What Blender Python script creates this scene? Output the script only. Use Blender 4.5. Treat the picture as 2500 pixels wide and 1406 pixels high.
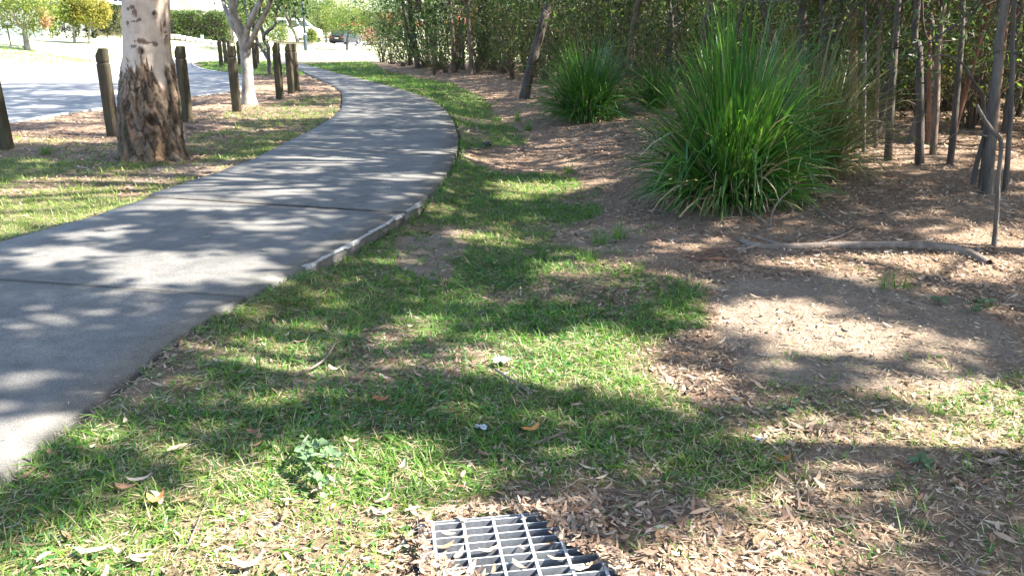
import bpy, bmesh, math, random
import numpy as np
from mathutils import Vector, Matrix
random.seed(7); rng = np.random.default_rng(7)
for o in list(bpy.data.objects): bpy.data.objects.remove(o)
S = bpy.context.scene; COL = S.collection

# ------------------------------------------------------------------ camera, sky, sun, exposure
CAM_H = 1.55; FPX = 2000.0; HORIZON = 75.0
PITCH = math.atan((703 - HORIZON) / FPX)
cam = bpy.data.cameras.new('camera'); camo = bpy.data.objects.new('camera', cam); COL.objects.link(camo)
camo.location = (0, 0, CAM_H); camo.rotation_euler = (math.pi/2 - PITCH, 0, 0)
cam.sensor_width = 36; cam.lens = 36 * FPX / 2500; cam.clip_start = .05; cam.clip_end = 2000
S.camera = camo
SUN_EL = math.radians(46); SUN_AZ = math.radians(101)      # azimuth clockwise from +Y (view direction)
TOSUN = np.array([math.sin(SUN_AZ)*math.cos(SUN_EL), math.cos(SUN_AZ)*math.cos(SUN_EL), math.sin(SUN_EL)])
W = bpy.data.worlds.new('World'); S.world = W; W.use_nodes = True
nt = W.node_tree; bg = nt.nodes['Background']
sky = nt.nodes.new('ShaderNodeTexSky'); sky.sky_type = 'NISHITA'; sky.sun_disc = False
sky.sun_elevation = SUN_EL; sky.sun_rotation = SUN_AZ; sky.air_density = 1.0; sky.dust_density = 1.5; sky.ozone_density = 1.0
nt.links.new(sky.outputs[0], bg.inputs[0]); bg.inputs[1].default_value = 0.096
sl = bpy.data.lights.new('sun', 'SUN'); sl.energy = 5.0; sl.angle = math.radians(0.55); sl.color = (1, .95, .86)
so = bpy.data.objects.new('sun', sl); COL.objects.link(so)
so.rotation_euler = Vector(TOSUN).to_track_quat('Z', 'Y').to_euler()
S.view_settings.view_transform = 'Standard'; S.view_settings.look = 'None'
S.view_settings.exposure = 2.7; S.view_settings.gamma = 1; S.view_settings.use_curve_mapping = False
S.render.engine = 'CYCLES'
S.cycles.max_bounces = 8; S.cycles.diffuse_bounces = 4; S.cycles.transmission_bounces = 4

# ------------------------------------------------------------------ helpers
def sm(a, b, x):
    t = np.clip((np.asarray(x, float) - a) / (b - a), 0, 1); return t*t*(3 - 2*t)
def _hash(i, j, s):
    n = (i*374761393 + j*668265263 + s*974634777) & 0xffffffff
    n = ((n ^ (n >> 13)) * 1274126177) & 0xffffffff
    return ((n ^ (n >> 16)) & 0xffff) / 65535.0
def vn(x, y, f, s=0):
    x = np.asarray(x, float)*f; y = np.asarray(y, float)*f
    i = np.floor(x).astype(np.int64); j = np.floor(y).astype(np.int64)
    u = x - i; v = y - j; u = u*u*(3-2*u); v = v*v*(3-2*v)
    a = _hash(i, j, s); b = _hash(i+1, j, s); c = _hash(i, j+1, s); d = _hash(i+1, j+1, s)
    return (a*(1-u) + b*u)*(1-v) + (c*(1-u) + d*u)*v
def fbm(x, y, f, s=0, o=3):
    r = 0; a = .5; t = 0
    for k in range(o):
        r = r + a*vn(x, y, f*2**k, s + 17*k); t += a; a *= .5
    return r / t
def inpoly(x, y, P):
    x = np.asarray(x, float); y = np.asarray(y, float); r = np.zeros(x.shape, bool); n = len(P)
    for k in range(n):
        x1, y1 = P[k]; x2, y2 = P[(k+1) % n]
        if y1 == y2: continue
        c = ((y1 > y) != (y2 > y)) & (x < (x2-x1)*(y-y1)/(y2-y1) + x1)
        r ^= c
    return r
def ray(px, py):
    u = (px-1250)/FPX; v = (703-py)/FPX
    return np.array([u, math.cos(PITCH)+v*math.sin(PITCH), -math.sin(PITCH)+v*math.cos(PITCH)])
def G0(px, py, z=0.0):
    d = ray(px, py); t = (z-CAM_H)/d[2]; return np.array([d[0]*t, d[1]*t, z])
def P(px, py, Y):
    d = ray(px, py); t = Y/d[1]; return np.array([d[0]*t, Y, CAM_H + d[2]*t])

# path edges as x(y), traced from the photograph onto the ground
LP = np.array([(-4.3,-4),(-4.3,.5),(-4.15,3.0),(-3.97,5.2),(-3.89,6.0),(-3.63,6.76),(-3.46,7.76),(-3.32,8.84),(-3.2,10.1),(-3.22,11.9),(-3.22,13.7),(-3.3,15.4),(-3.55,17.4),(-3.94,19.5),(-4.41,21.8),(-5.16,24.4),(-6.36,27.9),(-7.81,31.9),(-9.45,36.5),(-11.2,41),(-13.6,48)])
RP = np.array([(-1.95,-4),(-1.9,.5),(-1.84,2.5),(-1.83,2.9),(-1.79,3.26),(-1.76,3.85),(-1.70,4.28),(-1.55,4.83),(-1.37,5.39),(-1.21,5.88),(-1.03,6.68),(-.87,7.25),(-.77,8.03),(-.72,9.24),(-.73,11.06),(-.82,12.6),(-1.03,14.65),(-1.37,17),(-1.91,19.55),(-2.65,21.8),(-3.53,24.2),(-5.01,27.9),(-6.65,31.9),(-8.4,36.5),(-10.2,41),(-12.6,48)])
def xl(y): return np.interp(y, LP[:,1], LP[:,0])
def xr(y): return np.interp(y, RP[:,1], RP[:,0])
def road_left(y): return np.interp(y, [0,15,30,45,60,70,80,90,100,110,150,400],[-30,-25,-23,-21.5,-17.6,-15.5,-16,-19,-25,-31,-46,-130])
GR_C = np.array([.03, 2.095]); GR_A = math.radians(9); GR_S = .60
def grl(x, y):
    c, s = math.cos(GR_A), math.sin(GR_A); dx = x-GR_C[0]; dy = y-GR_C[1]
    return dx*c+dy*s, -dx*s+dy*c
ROAD_NEAR = [G0(*q)[:2] for q in [(-900,395),(-300,338),(28,300),(174,277),(300,260),(437,241),(520,231),(560,226),(592,216),(602,205),(590,187),(500,172),(470,160),(480,151),(560,146),(640,146),(735,143),(765,131),(805,119),(850,110)]]
ROAD = ROAD_NEAR[:17] + [(-13.6,56),(-15.6,62),(-17.2,61)] + [(float(road_left(t)), t) for t in (58,52,45,30,15,5)] + [(-30,2)]
DRIVE = [(-16.5,86),(-14.5,100),(-17,116),(-25,116),(-24,100),(-18.6,88)]
def macro(x, y):
    x = np.asarray(x, float); y = np.asarray(y, float)
    d = np.clip(road_left(y) - x, 0, 6)
    z = d*.165*sm(18, 40, y)
    dr = x - xr(y)
    win = sm(3.2, 5, y)*(1 - sm(16, 24, y))
    z = z - .10*np.exp(-((dr-1.0)/.75)**2)*win*(dr > -.5)
    z = z + .16*sm(1.8, 4.5, dr)*sm(3.5, 7, y)*(1-sm(30, 45, y))
    z = z - .035*np.exp(-(np.clip(dr,0,9)/.35)**2)*sm(4.6, 5.4, y)*(1-sm(7.6, 9, y))
    return z
def flatmask(x, y):
    """1 on road or path (no relief there)"""
    p = (x > xl(y)-.03) & (x < xr(y)+.03) & (y < 48)
    return p
def hz(x, y):
    x = np.asarray(x, float); y = np.asarray(y, float)
    z = macro(x, y)
    rd = inpoly(x, y, ROAD)
    near = 1 - sm(20, 45, np.hypot(x, y))
    n = (fbm(x, y, 1.1, 3)-.5)*.07 + (fbm(x, y, 6, 5)-.5)*.03 + (vn(x, y, 22, 9)-.5)*.012*(1-sm(6,12,y))
    z = z + np.where(rd, -.012, n*near)
    # soften next to the path so that the slabs stay clear
    dl = np.minimum(np.abs(x-xl(y)), np.abs(x-xr(y)))
    p = flatmask(x, y)
    z = np.where(p, -.09, np.where((dl < .3) & (y < 48), z*sm(.02,.3,dl) + (1-sm(.02,.3,dl))*np.where((x > xr(y)) & (y > 5.2) & (y < 7.6), -.055*np.minimum(sm(5.1,5.6,y), 1-sm(7.1,7.7,y))+.012, .016), z))
    u, v = grl(x, y)
    m = np.maximum(np.abs(u), np.abs(v))
    z = np.where(m < GR_S/2-.008, -.42, np.where(m < GR_S/2+.13, np.where(m < GR_S/2+.02, -.012, z*sm(GR_S/2, GR_S/2+.13, m)-.006), z))
    return z
def hz1(x, y): return float(hz(np.array([x]), np.array([y]))[0])
def G(px, py):
    d = ray(px, py); lo = 0.5; t = lo
    prev = t
    while t < 900:
        if CAM_H + d[2]*t - float(macro(d[0]*t, d[1]*t)) < 0:
            a, b = prev, t
            for _ in range(30):
                m = (a+b)/2
                if CAM_H + d[2]*m - float(macro(d[0]*m, d[1]*m)) < 0: b = m
                else: a = m
            x, y = d[0]*b, d[1]*b
            return np.array([x, y, hz1(x, y)])
        prev = t; t *= 1.02
    return np.array([d[0]*400, d[1]*400, 0])

# ------------------------------------------------------------------ mesh helpers
def mesh_np(name, V, F, mats=None, col=None, smooth=False, mi=None):
    V = np.ascontiguousarray(V, np.float32).reshape(-1, 3); F = np.ascontiguousarray(F, np.int32)
    me = bpy.data.meshes.new(name); m, k = F.shape
    me.vertices.add(len(V)); me.vertices.foreach_set('co', V.ravel())
    me.loops.add(m*k); me.loops.foreach_set('vertex_index', F.ravel())
    me.polygons.add(m); me.polygons.foreach_set('loop_start', np.arange(0, m*k, k, dtype=np.int32))
    if smooth: me.polygons.foreach_set('use_smooth', np.ones(m, bool))
    for q in (mats or []): me.materials.append(q)
    if mi is not None: me.polygons.foreach_set('material_index', np.ascontiguousarray(mi, np.int32))
    me.update(calc_edges=True)
    if col is not None:
        c = np.ones((len(V), 4), np.float32); c[:, :3] = col
        a = me.attributes.new('col', 'FLOAT_COLOR', 'POINT'); a.data.foreach_set('color', c.ravel())
    return me
def link(name, me, parent=None, loc=None, rz=0):
    o = bpy.data.objects.new(name, me); COL.objects.link(o)
    if parent: o.parent = parent
    if loc is not None: o.location = loc
    if rz: o.rotation_euler[2] = rz
    return o
def tag(o, label=None, cat=None, group=None, kind=None):
    if label: o['label'] = label
    if cat: o['category'] = cat
    if group: o['group'] = group
    if kind: o['kind'] = kind
    return o
def thing(name, label, cat, loc=(0,0,0), rz=0, group=None):
    o = bpy.data.objects.new(name, None); COL.objects.link(o); o.location = loc; o.rotation_euler[2] = rz
    o.empty_display_size = .1
    return tag(o, label, cat, group)
def copy_tree(o, parent=None):
    c = o.copy(); COL.objects.link(c); c.parent = parent
    for ch in o.children: copy_tree(ch, c)
    return c
class MB:
    """collects quads/ngons of one mesh"""
    def __init__(s): s.v = []; s.f = []
    def box(s, c, d, rz=0, tilt=None):
        i = len(s.v); c = Vector(c); M = Matrix.Rotation(rz, 3, 'Z')
        if tilt is not None: M = M @ tilt
        for z in (-.5, .5):
            for x, y in ((-.5,-.5),(.5,-.5),(.5,.5),(-.5,.5)):
                s.v.append(tuple(c + M @ Vector((x*d[0], y*d[1], z*d[2]))))
        s.f += [(i,i+3,i+2,i+1),(i+4,i+5,i+6,i+7)] + [(i+k, i+(k+1)%4, i+4+(k+1)%4, i+4+k) for k in range(4)]
        return s
    def ngon(s, pts): i = len(s.v); s.v += [tuple(p) for p in pts]; s.f.append(tuple(range(i, i+len(pts)))); return s
    def prism(s, poly, a, b, axis='y'):
        """poly of (u,w) extruded along axis from a to b"""
        i = len(s.v); n = len(poly)
        for t in (a, b):
            for u, w in poly: s.v.append((u, t, w) if axis == 'y' else (t, u, w))
        s.f.append(tuple(range(i, i+n))); s.f.append(tuple(range(i+2*n-1, i+n-1, -1)))
        s.f += [(i+k, i+n+k, i+n+(k+1)%n, i+(k+1)%n) for k in range(n)]
        return s
    def tube(s, pts, rad, n=8, cap=True):
        V, F = tube(pts, rad, n); i = len(s.v)
        s.v += [tuple(q) for q in V]; s.f += [tuple(int(k)+i for k in q) for q in F]
        if cap:
            s.f.append(tuple(range(i+n-1, i-1, -1))); s.f.append(tuple(range(i+len(V)-n, i+len(V))))
        return s
    def mesh(s, name, mat, smooth=False, bevel=0):
        me = bpy.data.meshes.new(name); me.from_pydata(s.v, [], s.f); me.materials.append(mat)
        bm = bmesh.new(); bm.from_mesh(me)
        bmesh.ops.recalc_face_normals(bm, faces=bm.faces)
        if bevel: bmesh.ops.bevel(bm, geom=bm.edges[:], offset=bevel, segments=1, affect='EDGES', clamp_overlap=True)
        bm.to_mesh(me); bm.free()
        if smooth: me.polygons.foreach_set('use_smooth', [True]*len(me.polygons))
        return me
    def build(s, name, mat, parent=None, smooth=False, bevel=0, loc=None, rz=0):
        return link(name, s.mesh(name, mat, smooth, bevel), parent, loc, rz)
def tube(pts, rad, n=8, wob=0, seed=0):
    pts = np.asarray(pts, float); k = len(pts); rad = np.broadcast_to(np.asarray(rad, float), (k,))
    T = np.gradient(pts, axis=0); T /= np.linalg.norm(T, axis=1)[:, None] + 1e-9
    a = np.array([1., 0, 0]) if abs(T[0][0]) < .8 else np.array([0, 1., 0])
    V = np.zeros((k, n, 3)); th = np.arange(n)/n*2*math.pi
    r_ = np.random.default_rng(seed)
    for i in range(k):
        a = a - T[i]*np.dot(a, T[i]); a /= np.linalg.norm(a); b = np.cross(T[i], a)
        rr = rad[i]*(1 + wob*(r_.random(n)-.5))
        V[i] = pts[i] + (np.cos(th)*rr)[:, None]*a + (np.sin(th)*rr)[:, None]*b
    i = np.arange(k-1)[:, None]*n; j = np.arange(n)[None]; j2 = (j+1) % n
    F = np.stack([i+j, i+j2, i+n+j2, i+n+j], -1).reshape(-1, 4)
    return V.reshape(-1, 3), F
def smooth_path(pts, m=8):
    pts = np.asarray(pts, float); k = len(pts)
    if k < 3: return pts
    out = []; E = np.vstack([2*pts[0]-pts[1], pts, 2*pts[-1]-pts[-2]])
    for i in range(k-1):
        p0, p1, p2, p3 = E[i:i+4]
        for t in np.arange(m)/m:
            out.append(.5*(2*p1 + (p2-p0)*t + (2*p0-5*p1+4*p2-p3)*t*t + (3*p1-p0-3*p2+p3)*t**3))
    out.append(pts[-1]); return np.array(out)
def joinVF(parts):
    V = []; F = []; n = 0
    for v, f in parts: V.append(v); F.append(np.asarray(f)+n); n += len(v)
    return np.vstack(V), np.vstack(F)
def unit(a): return a/(np.linalg.norm(a, axis=-1, keepdims=True)+1e-9)
def rand_dirs(n, r=rng): return unit(r.normal(size=(n, 3)))
def diamonds(C, D, N, L, Wd, fold=0.0):
    """leaf quads: centre C, long axis D, normal hint N"""
    D = unit(D); Sd = unit(np.cross(D, N)); n = len(C); U = np.cross(Sd, D)
    L = np.broadcast_to(L, (n,))[:, None]; Wd = np.broadcast_to(Wd, (n,))[:, None]
    V = np.stack([C - D*L/2, C + Sd*Wd/2 + U*Wd*fold - D*L*.08, C + D*L/2, C - Sd*Wd/2 + U*Wd*fold - D*L*.08], 1).reshape(-1, 3)
    return V, np.arange(4*n).reshape(n, 4)
def strips(C, H):
    """C (n,k,3) centre lines, H (n,k,3) half width vectors"""
    n, k, _ = C.shape
    V = np.stack([C-H, C+H], 2).reshape(-1, 3)
    b = (np.arange(n)*2*k)[:, None] + (np.arange(k-1)*2)[None]
    F = np.stack([b, b+1, b+3, b+2], -1).reshape(-1, 4)
    return V, F

# ------------------------------------------------------------------ materials
def new_mat(name):
    m = bpy.data.materials.new(name); m.use_nodes = True; t = m.node_tree
    b = t.nodes['Principled BSDF']; b.inputs['Specular IOR Level'].default_value = .3
    return m, t, b
def N(t, typ, **kw):
    n = t.nodes.new(typ)
    for k, v in kw.items():
        if k in n.inputs: n.inputs[k].default_value = v
        else: setattr(n, k, v)
    return n
def ramp(t, fac, stops):
    r = N(t, 'ShaderNodeValToRGB'); e = r.color_ramp.elements
    while len(e) > len(stops): e.remove(e[-1])
    while len(e) < len(stops): e.new(.5)
    for k, (p, c) in enumerate(stops): e[k].position = p; e[k].color = (*c, 1)
    t.links.new(fac, r.inputs[0]); return r.outputs[0]
def coords(t, scale=(1,1,1), kind='Object'):
    c = N(t, 'ShaderNodeTexCoord'); m = N(t, 'ShaderNodeMapping'); m.inputs['Scale'].default_value = scale
    t.links.new(c.outputs[kind], m.inputs[0]); return m.outputs[0]
def noise(t, vec, sc, det=4, rough=.6):
    n = N(t, 'ShaderNodeTexNoise', Scale=sc, Detail=det, Roughness=rough); t.links.new(vec, n.inputs['Vector']); return n.outputs['Fac']
def bump(t, b, h, dist, strength=1):
    n = N(t, 'ShaderNodeBump', Distance=dist, Strength=strength); t.links.new(h, n.inputs['Height']); t.links.new(n.outputs[0], b.inputs['Normal'])
def mat_plain(name, c, rough=.6, metal=0, vary=.25, sc=3, bumpd=0, spec=.3, stretch=(1,1,1)):
    m, t, b = new_mat(name); v = coords(t, stretch); f = noise(t, v, sc)
    lo = tuple(x*(1-vary) for x in c); hi = tuple(min(1, x*(1+vary)) for x in c)
    t.links.new(ramp(t, f, [(.25, lo), (.75, hi)]), b.inputs['Base Color'])
    b.inputs['Roughness'].default_value = rough; b.inputs['Metallic'].default_value = metal; b.inputs['Specular IOR Level'].default_value = spec
    if bumpd: bump(t, b, noise(t, v, sc*6, 5), bumpd)
    return m
def mat_col(name, rough=.6, transl=0.0, spec=.25, bumpd=0, bsc=40, tboost=1.2):
    """base colour from the mesh's own colour attribute, optional translucency (thin leaves)"""
    m, t, b = new_mat(name); a = N(t, 'ShaderNodeAttribute', attribute_name='col')
    f = noise(t, coords(t), 9, 3); mul = N(t, 'ShaderNodeMix', data_type='RGBA', blend_type='MULTIPLY'); mul.inputs[0].default_value = 1
    t.links.new(a.outputs['Color'], mul.inputs[6]); t.links.new(ramp(t, f, [(.3,(.82,.82,.82)),(.7,(1.1,1.1,1.1))]), mul.inputs[7])
    t.links.new(mul.outputs[2], b.inputs['Base Color']); b.inputs['Roughness'].default_value = rough; b.inputs['Specular IOR Level'].default_value = spec
    if bumpd: bump(t, b, noise(t, coords(t), bsc, 5), bumpd)
    if transl:
        tr = N(t, 'ShaderNodeBsdfTranslucent'); mx = N(t, 'ShaderNodeMixShader'); mx.inputs[0].default_value = transl
        g = N(t, 'ShaderNodeMix', data_type='RGBA', blend_type='MULTIPLY'); g.inputs[0].default_value = 1; g.inputs[7].default_value = (tboost*1.05, tboost*1.15, tboost*.55, 1)
        t.links.new(mul.outputs[2], g.inputs[6]); t.links.new(g.outputs[2], tr.inputs['Color'])
        t.links.new(b.outputs[0], mx.inputs[1]); t.links.new(tr.outputs[0], mx.inputs[2])
        t.links.new(mx.outputs[0], t.nodes['Material Output'].inputs['Surface'])
    return m
M = {}
M['grass'] = mat_col('grass_blades', .45, .35, .35, tboost=1.4)
M['tussock'] = mat_col('tussock_blades', .38, .3, .45, tboost=1.4)
M['foliage'] = mat_col('foliage', .5, .4, .3, tboost=1.5)
M['litter'] = mat_col('dry_leaves', .75, .08, .15)
M['bark'] = mat_col('bark_own_colour', .85, 0, .15, bumpd=.012, bsc=45)
M['sprig'] = mat_col('sprig_leaves', .5, .25, .3)
M['pale_bark'] = mat_plain('pale_lichen_bark', (.215,.20,.175), .85, vary=.75, sc=6, bumpd=.01, stretch=(1,1,.6))
M['grey_bark'] = mat_plain('grey_bark', (.10,.086,.074), .9, vary=.55, sc=12, bumpd=.02, stretch=(1,1,.25))
M['dark_bark'] = mat_plain('dark_bark', (.07,.056,.046), .9, vary=.55, sc=12, bumpd=.02, stretch=(1,1,.25))
M['red_bark'] = mat_plain('reddish_bark', (.15,.078,.048), .9, vary=.5, sc=12, bumpd=.02, stretch=(1,1,.25))
M['brown_bark'] = mat_plain('brown_bark', (.12,.088,.066), .9, vary=.5, sc=12, bumpd=.02, stretch=(1,1,.25))
M['dead_wood'] = mat_plain('dead_wood', (.165,.13,.105), .85, vary=.5, sc=14, bumpd=.006, stretch=(1,1,1))
M['galv'] = mat_plain('galvanised_steel', (.34,.36,.38), .5, .6, .3, 60)
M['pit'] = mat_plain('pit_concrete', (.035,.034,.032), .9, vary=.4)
M['post'] = None
M['asphalt'] = None
M['lamp_steel'] = mat_plain('blue_grey_painted_steel', (.035,.05,.065), .5, 0, .12, 5)
M['white_wall'] = mat_plain('cream_render', (.75,.70,.60), .85, vary=.06, sc=2)
M['grey_roof'] = mat_plain('grey_roof_tile', (.36,.34,.34), .8, vary=.25, sc=7)
M['red_roof'] = mat_plain('red_roof_tile', (.30,.075,.05), .75, vary=.3, sc=7)
M['glass'] = mat_plain('dark_glass', (.03,.04,.05), .08, 0, .2, 2, spec=.6)
M['fence'] = mat_plain('blue_grey_paling', (.32,.36,.38), .8, vary=.2, sc=3)
M['black_metal'] = mat_plain('black_metal', (.025,.025,.028), .4, .2, .2)
M['tyre'] = mat_plain('tyre_rubber', (.02,.02,.02), .9)
M['rim'] = mat_plain('alloy_rim', (.5,.5,.52), .35, .8)
M['car_white'] = mat_plain('white_car_paint', (.75,.75,.74), .25, 0, .02, spec=.5)
M['car_navy'] = mat_plain('dark_navy_car_paint', (.018,.022,.035), .25, 0, .1, spec=.5)
M['tail_red'] = mat_plain('red_lamp_plastic', (.35,.02,.02), .25, spec=.5)
M['plate'] = mat_plain('number_plate', (.75,.75,.65), .5, vary=.03)
M['green_box'] = mat_plain('pale_green_pillar', (.35,.48,.42), .6, vary=.08)
M['stone'] = mat_plain('edging_stone', (.42,.39,.35), .9, vary=.3, sc=5, bumpd=.02)
M['dark_stone'] = mat_plain('dark_stone', (.06,.06,.062), .8, vary=.4, sc=14, bumpd=.01)
M['paper'] = mat_plain('white_scrap', (.42,.43,.43), .6, vary=.08)
M['lantern'] = mat_plain('lantern_diffuser', (.7,.7,.68), .4, vary=.05)
def mk_concrete():
    m, t, b = new_mat('path_concrete'); v = coords(t, kind='Object')
    big = noise(t, v, 1.7, 8, .68); mid = noise(t, v, 9, 4, .65); fine = noise(t, v, 170, 2, .5)
    c1 = ramp(t, big, [(.25,(.072,.069,.064)),(.42,(.105,.10,.093)),(.6,(.13,.123,.112)),(.78,(.175,.163,.147))])
    c2 = ramp(t, fine, [(.34,(.62,.62,.64)),(.5,(1,1,1)),(.66,(1.5,1.5,1.48))])
    c3 = ramp(t, mid, [(.25,(.72,.71,.69)),(.5,(1,1,1)),(.75,(1.18,1.16,1.12))])
    a = N(t, 'ShaderNodeMix', data_type='RGBA', blend_type='MULTIPLY'); a.inputs[0].default_value = 1
    t.links.new(c1, a.inputs[6]); t.links.new(c2, a.inputs[7])
    a2 = N(t, 'ShaderNodeMix', data_type='RGBA', blend_type='MULTIPLY'); a2.inputs[0].default_value = 1
    t.links.new(a.outputs[2], a2.inputs[6]); t.links.new(c3, a2.inputs[7])
    t.links.new(a2.outputs[2], b.inputs['Base Color']); b.inputs['Roughness'].default_value = .75; b.inputs['Specular IOR Level'].default_value = .35
    bump(t, b, fine, .004, .8); return m
M['concrete'] = mk_concrete()
def mk_road():
    m, t, b = new_mat('road_asphalt'); v = coords(t)
    t.links.new(ramp(t, noise(t, v, .6, 5), [(.3,(.14,.14,.143)),(.7,(.19,.19,.188))]), b.inputs['Base Color'])
    b.inputs['Roughness'].default_value = .7; bump(t, b, noise(t, v, 90, 2), .004); return m
M['asphalt'] = mk_road()
M['worn'] = mat_plain('worn_pale_concrete', (.30,.30,.295), .9, vary=.55, sc=30, bumpd=.006)
def mk_post():
    m, t, b = new_mat('weathered_treated_timber'); v = coords(t, (14,14,1.2)); v2 = coords(t, (1,1,1))
    oi = N(t, 'ShaderNodeObjectInfo')
    c = ramp(t, noise(t, v, 2.2, 6, .7), [(.25,(.027,.022,.015)),(.5,(.055,.045,.030)),(.75,(.095,.077,.049))])
    g = ramp(t, noise(t, v2, 5, 3), [(.35,(.8,.95,.75)),(.7,(1.1,1,.95))])
    a = N(t, 'ShaderNodeMix', data_type='RGBA', blend_type='MULTIPLY'); a.inputs[0].default_value = 1
    t.links.new(c, a.inputs[6]); t.links.new(g, a.inputs[7])
    h = N(t, 'ShaderNodeHueSaturation'); mr = N(t, 'ShaderNodeMapRange'); mr.inputs['To Min'].default_value = .465; mr.inputs['To Max'].default_value = .505
    t.links.new(oi.outputs['Random'], mr.inputs[0]); t.links.new(mr.outputs[0], h.inputs['Hue']); t.links.new(a.outputs[2], h.inputs['Color'])
    t.links.new(h.outputs[0], b.inputs['Base Color']); b.inputs['Roughness'].default_value = .85
    bump(t, b, noise(t, v, 3, 6, .7), .006); return m
M['post'] = mk_post()
def mk_ground():
    m, t, b = new_mat('ground_soil_and_turf'); v = coords(t)
    a = N(t, 'ShaderNodeAttribute', attribute_name='col')
    f = ramp(t, noise(t, v, 55, 5, .7), [(.25,(.5,.48,.46)),(.5,(1,1,1)),(.75,(1.6,1.55,1.5))])
    mu = N(t, 'ShaderNodeMix', data_type='RGBA', blend_type='MULTIPLY'); mu.inputs[0].default_value = 1
    t.links.new(a.outputs['Color'], mu.inputs[6]); t.links.new(f, mu.inputs[7])
    t.links.new(mu.outputs[2], b.inputs['Base Color']); b.inputs['Roughness'].default_value = .95; b.inputs['Specular IOR Level'].default_value = .1
    bump(t, b, noise(t, v, 70, 4, .7), .02); return m
M['ground'] = mk_ground()

# ------------------------------------------------------------------ ground zones (turf / litter / bare soil)
PXP = lambda L: [tuple(G0(*q)[:2]) for q in L]
TURF_R = PXP([(735,157),(905,153),(930,172),(1000,188),(1100,205),(1190,243),(1205,265),(1265,312),(1290,330),(1185,352),(1125,375),(1120,392),(1230,408),(1330,400),(1450,440),(1480,500),(1405,530),(1335,575),(1450,615),(1530,655),(1690,690),(1725,730),(1660,790),(1590,880),(1600,930),(1700,990),(1800,1030),(1880,1090),(1905,1140),(1860,1200),(1760,1260),(1640,1225),(1560,1180),(1350,1180),(1250,1195),(1100,1235),(1040,1310),(980,1406)]) + [(-.25,1.7),(-.3,.3),(-4,.3),(-3,3)] + [(float(xr(t))-.3, t) for t in (4,6,8,10,12,15,18,20,24,28,32,36)]
TURF_L = PXP([(-900,500),(-400,420),(0,388),(180,398),(330,402),(470,398),(540,372),(640,345),(760,300),(830,262),(842,240),(835,262),(815,292),(700,352),(500,442),(200,548),(0,600),(-600,760)])
SPARSE = [(PXP([(1880,880),(2500,860),(2800,1000),(2600,1160),(2100,1120),(1850,1060),(1800,980)]), .30),
          (PXP([(2250,960),(2500,900),(2800,950),(2700,1130),(2400,1090)]), .45),
          (PXP([(450,395),(470,330),(600,300),(740,285),(830,265),(700,350),(540,400)]), .5),
          (PXP([(0,330),(290,345),(300,400),(0,395)]), .22),
          (PXP([(440,300),(800,225),(838,250),(760,300)]), .25),
          (PXP([(480,150),(700,150),(760,182),(640,186),(500,172)]), .8),
          (PXP([(1950,640),(2300,660),(2300,760),(1980,720)]), .06),
          (PXP([(1700,1150),(2500,1100),(2500,1406),(1500,1406)]), .07),
          (PXP([(1430,560),(1560,560),(1560,640),(1420,640)]), .35)]
BARE = [PXP([(985,560),(1080,540),(1140,600),(1080,655),(960,640)]), PXP([(1740,690),(2050,680),(2330,740),(2480,860),(2400,960),(2050,960),(1800,900),(1720,800)]), PXP([(1380,545),(1560,560),(1600,620),(1400,600)]), PXP([(380,405),(480,398),(560,385),(520,430),(420,440),(300,450)])]
THIN = PXP([(430,1270),(700,1225),(1000,1250),(1060,1420),(900,1500),(350,1480)])
def soft(x, y, poly, amp=.25, f=2.2, s=31):
    dx = (fbm(x, y, f, s)-.5)*2*amp; dy = (fbm(x, y, f, s+5)-.5)*2*amp
    return inpoly(x+dx, y+dy, poly)
def turf(x, y):
    """expected turf cover 0..1"""
    x = np.asarray(x, float); y = np.asarray(y, float)
    dist = np.hypot(x, y); a = .12 + .03*np.clip(dist, 0, 40)
    d = np.zeros(x.shape)
    for P_, w in SPARSE: d = np.maximum(d, w*soft(x, y, P_, .3))
    e = (soft(x, y, TURF_R, .10, 2.2, 31)*1. + soft(x, y, TURF_R, .28, 3.0, 131) + soft(x, y, TURF_R, .45, 5.0, 231))/3; d = np.maximum(d, e**1.3)
    e = (soft(x, y, TURF_L, .2)*1. + soft(x, y, TURF_L, .45, 3, 131))/2; d = np.maximum(d, .85*e)
    for P_ in BARE: d = d*np.where(soft(x, y, P_, .15), .15, 1)
    d = d*np.where(soft(x, y, THIN, .2), .42, 1)
    far = (y > 44) | ((x < road_left(y)) & (y > 20)); d = np.where(far, .9, d)
    patch = fbm(x, y, 1.6, 77)
    d = d*np.where((y < 16), sm(.26, .48, patch)*.75+.25, 1)
    return d
def onhard(x, y, m=0.0):
    return ((x > xl(y)-m) & (x < xr(y)+m) & (y < 48)) | inpoly(x, y, ROAD)
def ingrate(x, y, m=0.0):
    u, v = grl(x, y); return (np.abs(u) < GR_S/2+m) & (np.abs(v) < GR_S/2+m)

# ------------------------------------------------------------------ ground sheet
def axis(*segs):
    out = []
    for a, b, st in segs: out += list(np.arange(a, b, st))
    return np.array(out + [segs[-1][1]])
def geo(a, b, n): return list(np.geomspace(a, b, n))
ys = np.array([-60,-35,-20,-12,-7,-4,-2,0,1.0] + list(np.arange(1.5,5.5,.03)) + list(np.arange(5.5,13,.06)) + list(np.arange(13,26,.16)) + list(np.arange(26,60,.6)) + geo(60,600,26))
xsv = np.array([-x for x in geo(14,500,26)][::-1] + list(np.arange(-13.8,-5,.16)) + list(np.arange(-5,-2.6,.06)) + list(np.arange(-2.6,3.2,.03)) + list(np.arange(3.2,6.5,.07)) + list(np.arange(6.5,14,.25)) + geo(14,500,22))
X, Y = np.meshgrid(xsv, ys); Xf, Yf = X.ravel(), Y.ravel(); Z = hz(Xf, Yf)
tf = turf(Xf, Yf); bare = np.zeros(len(Xf), bool)
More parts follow.
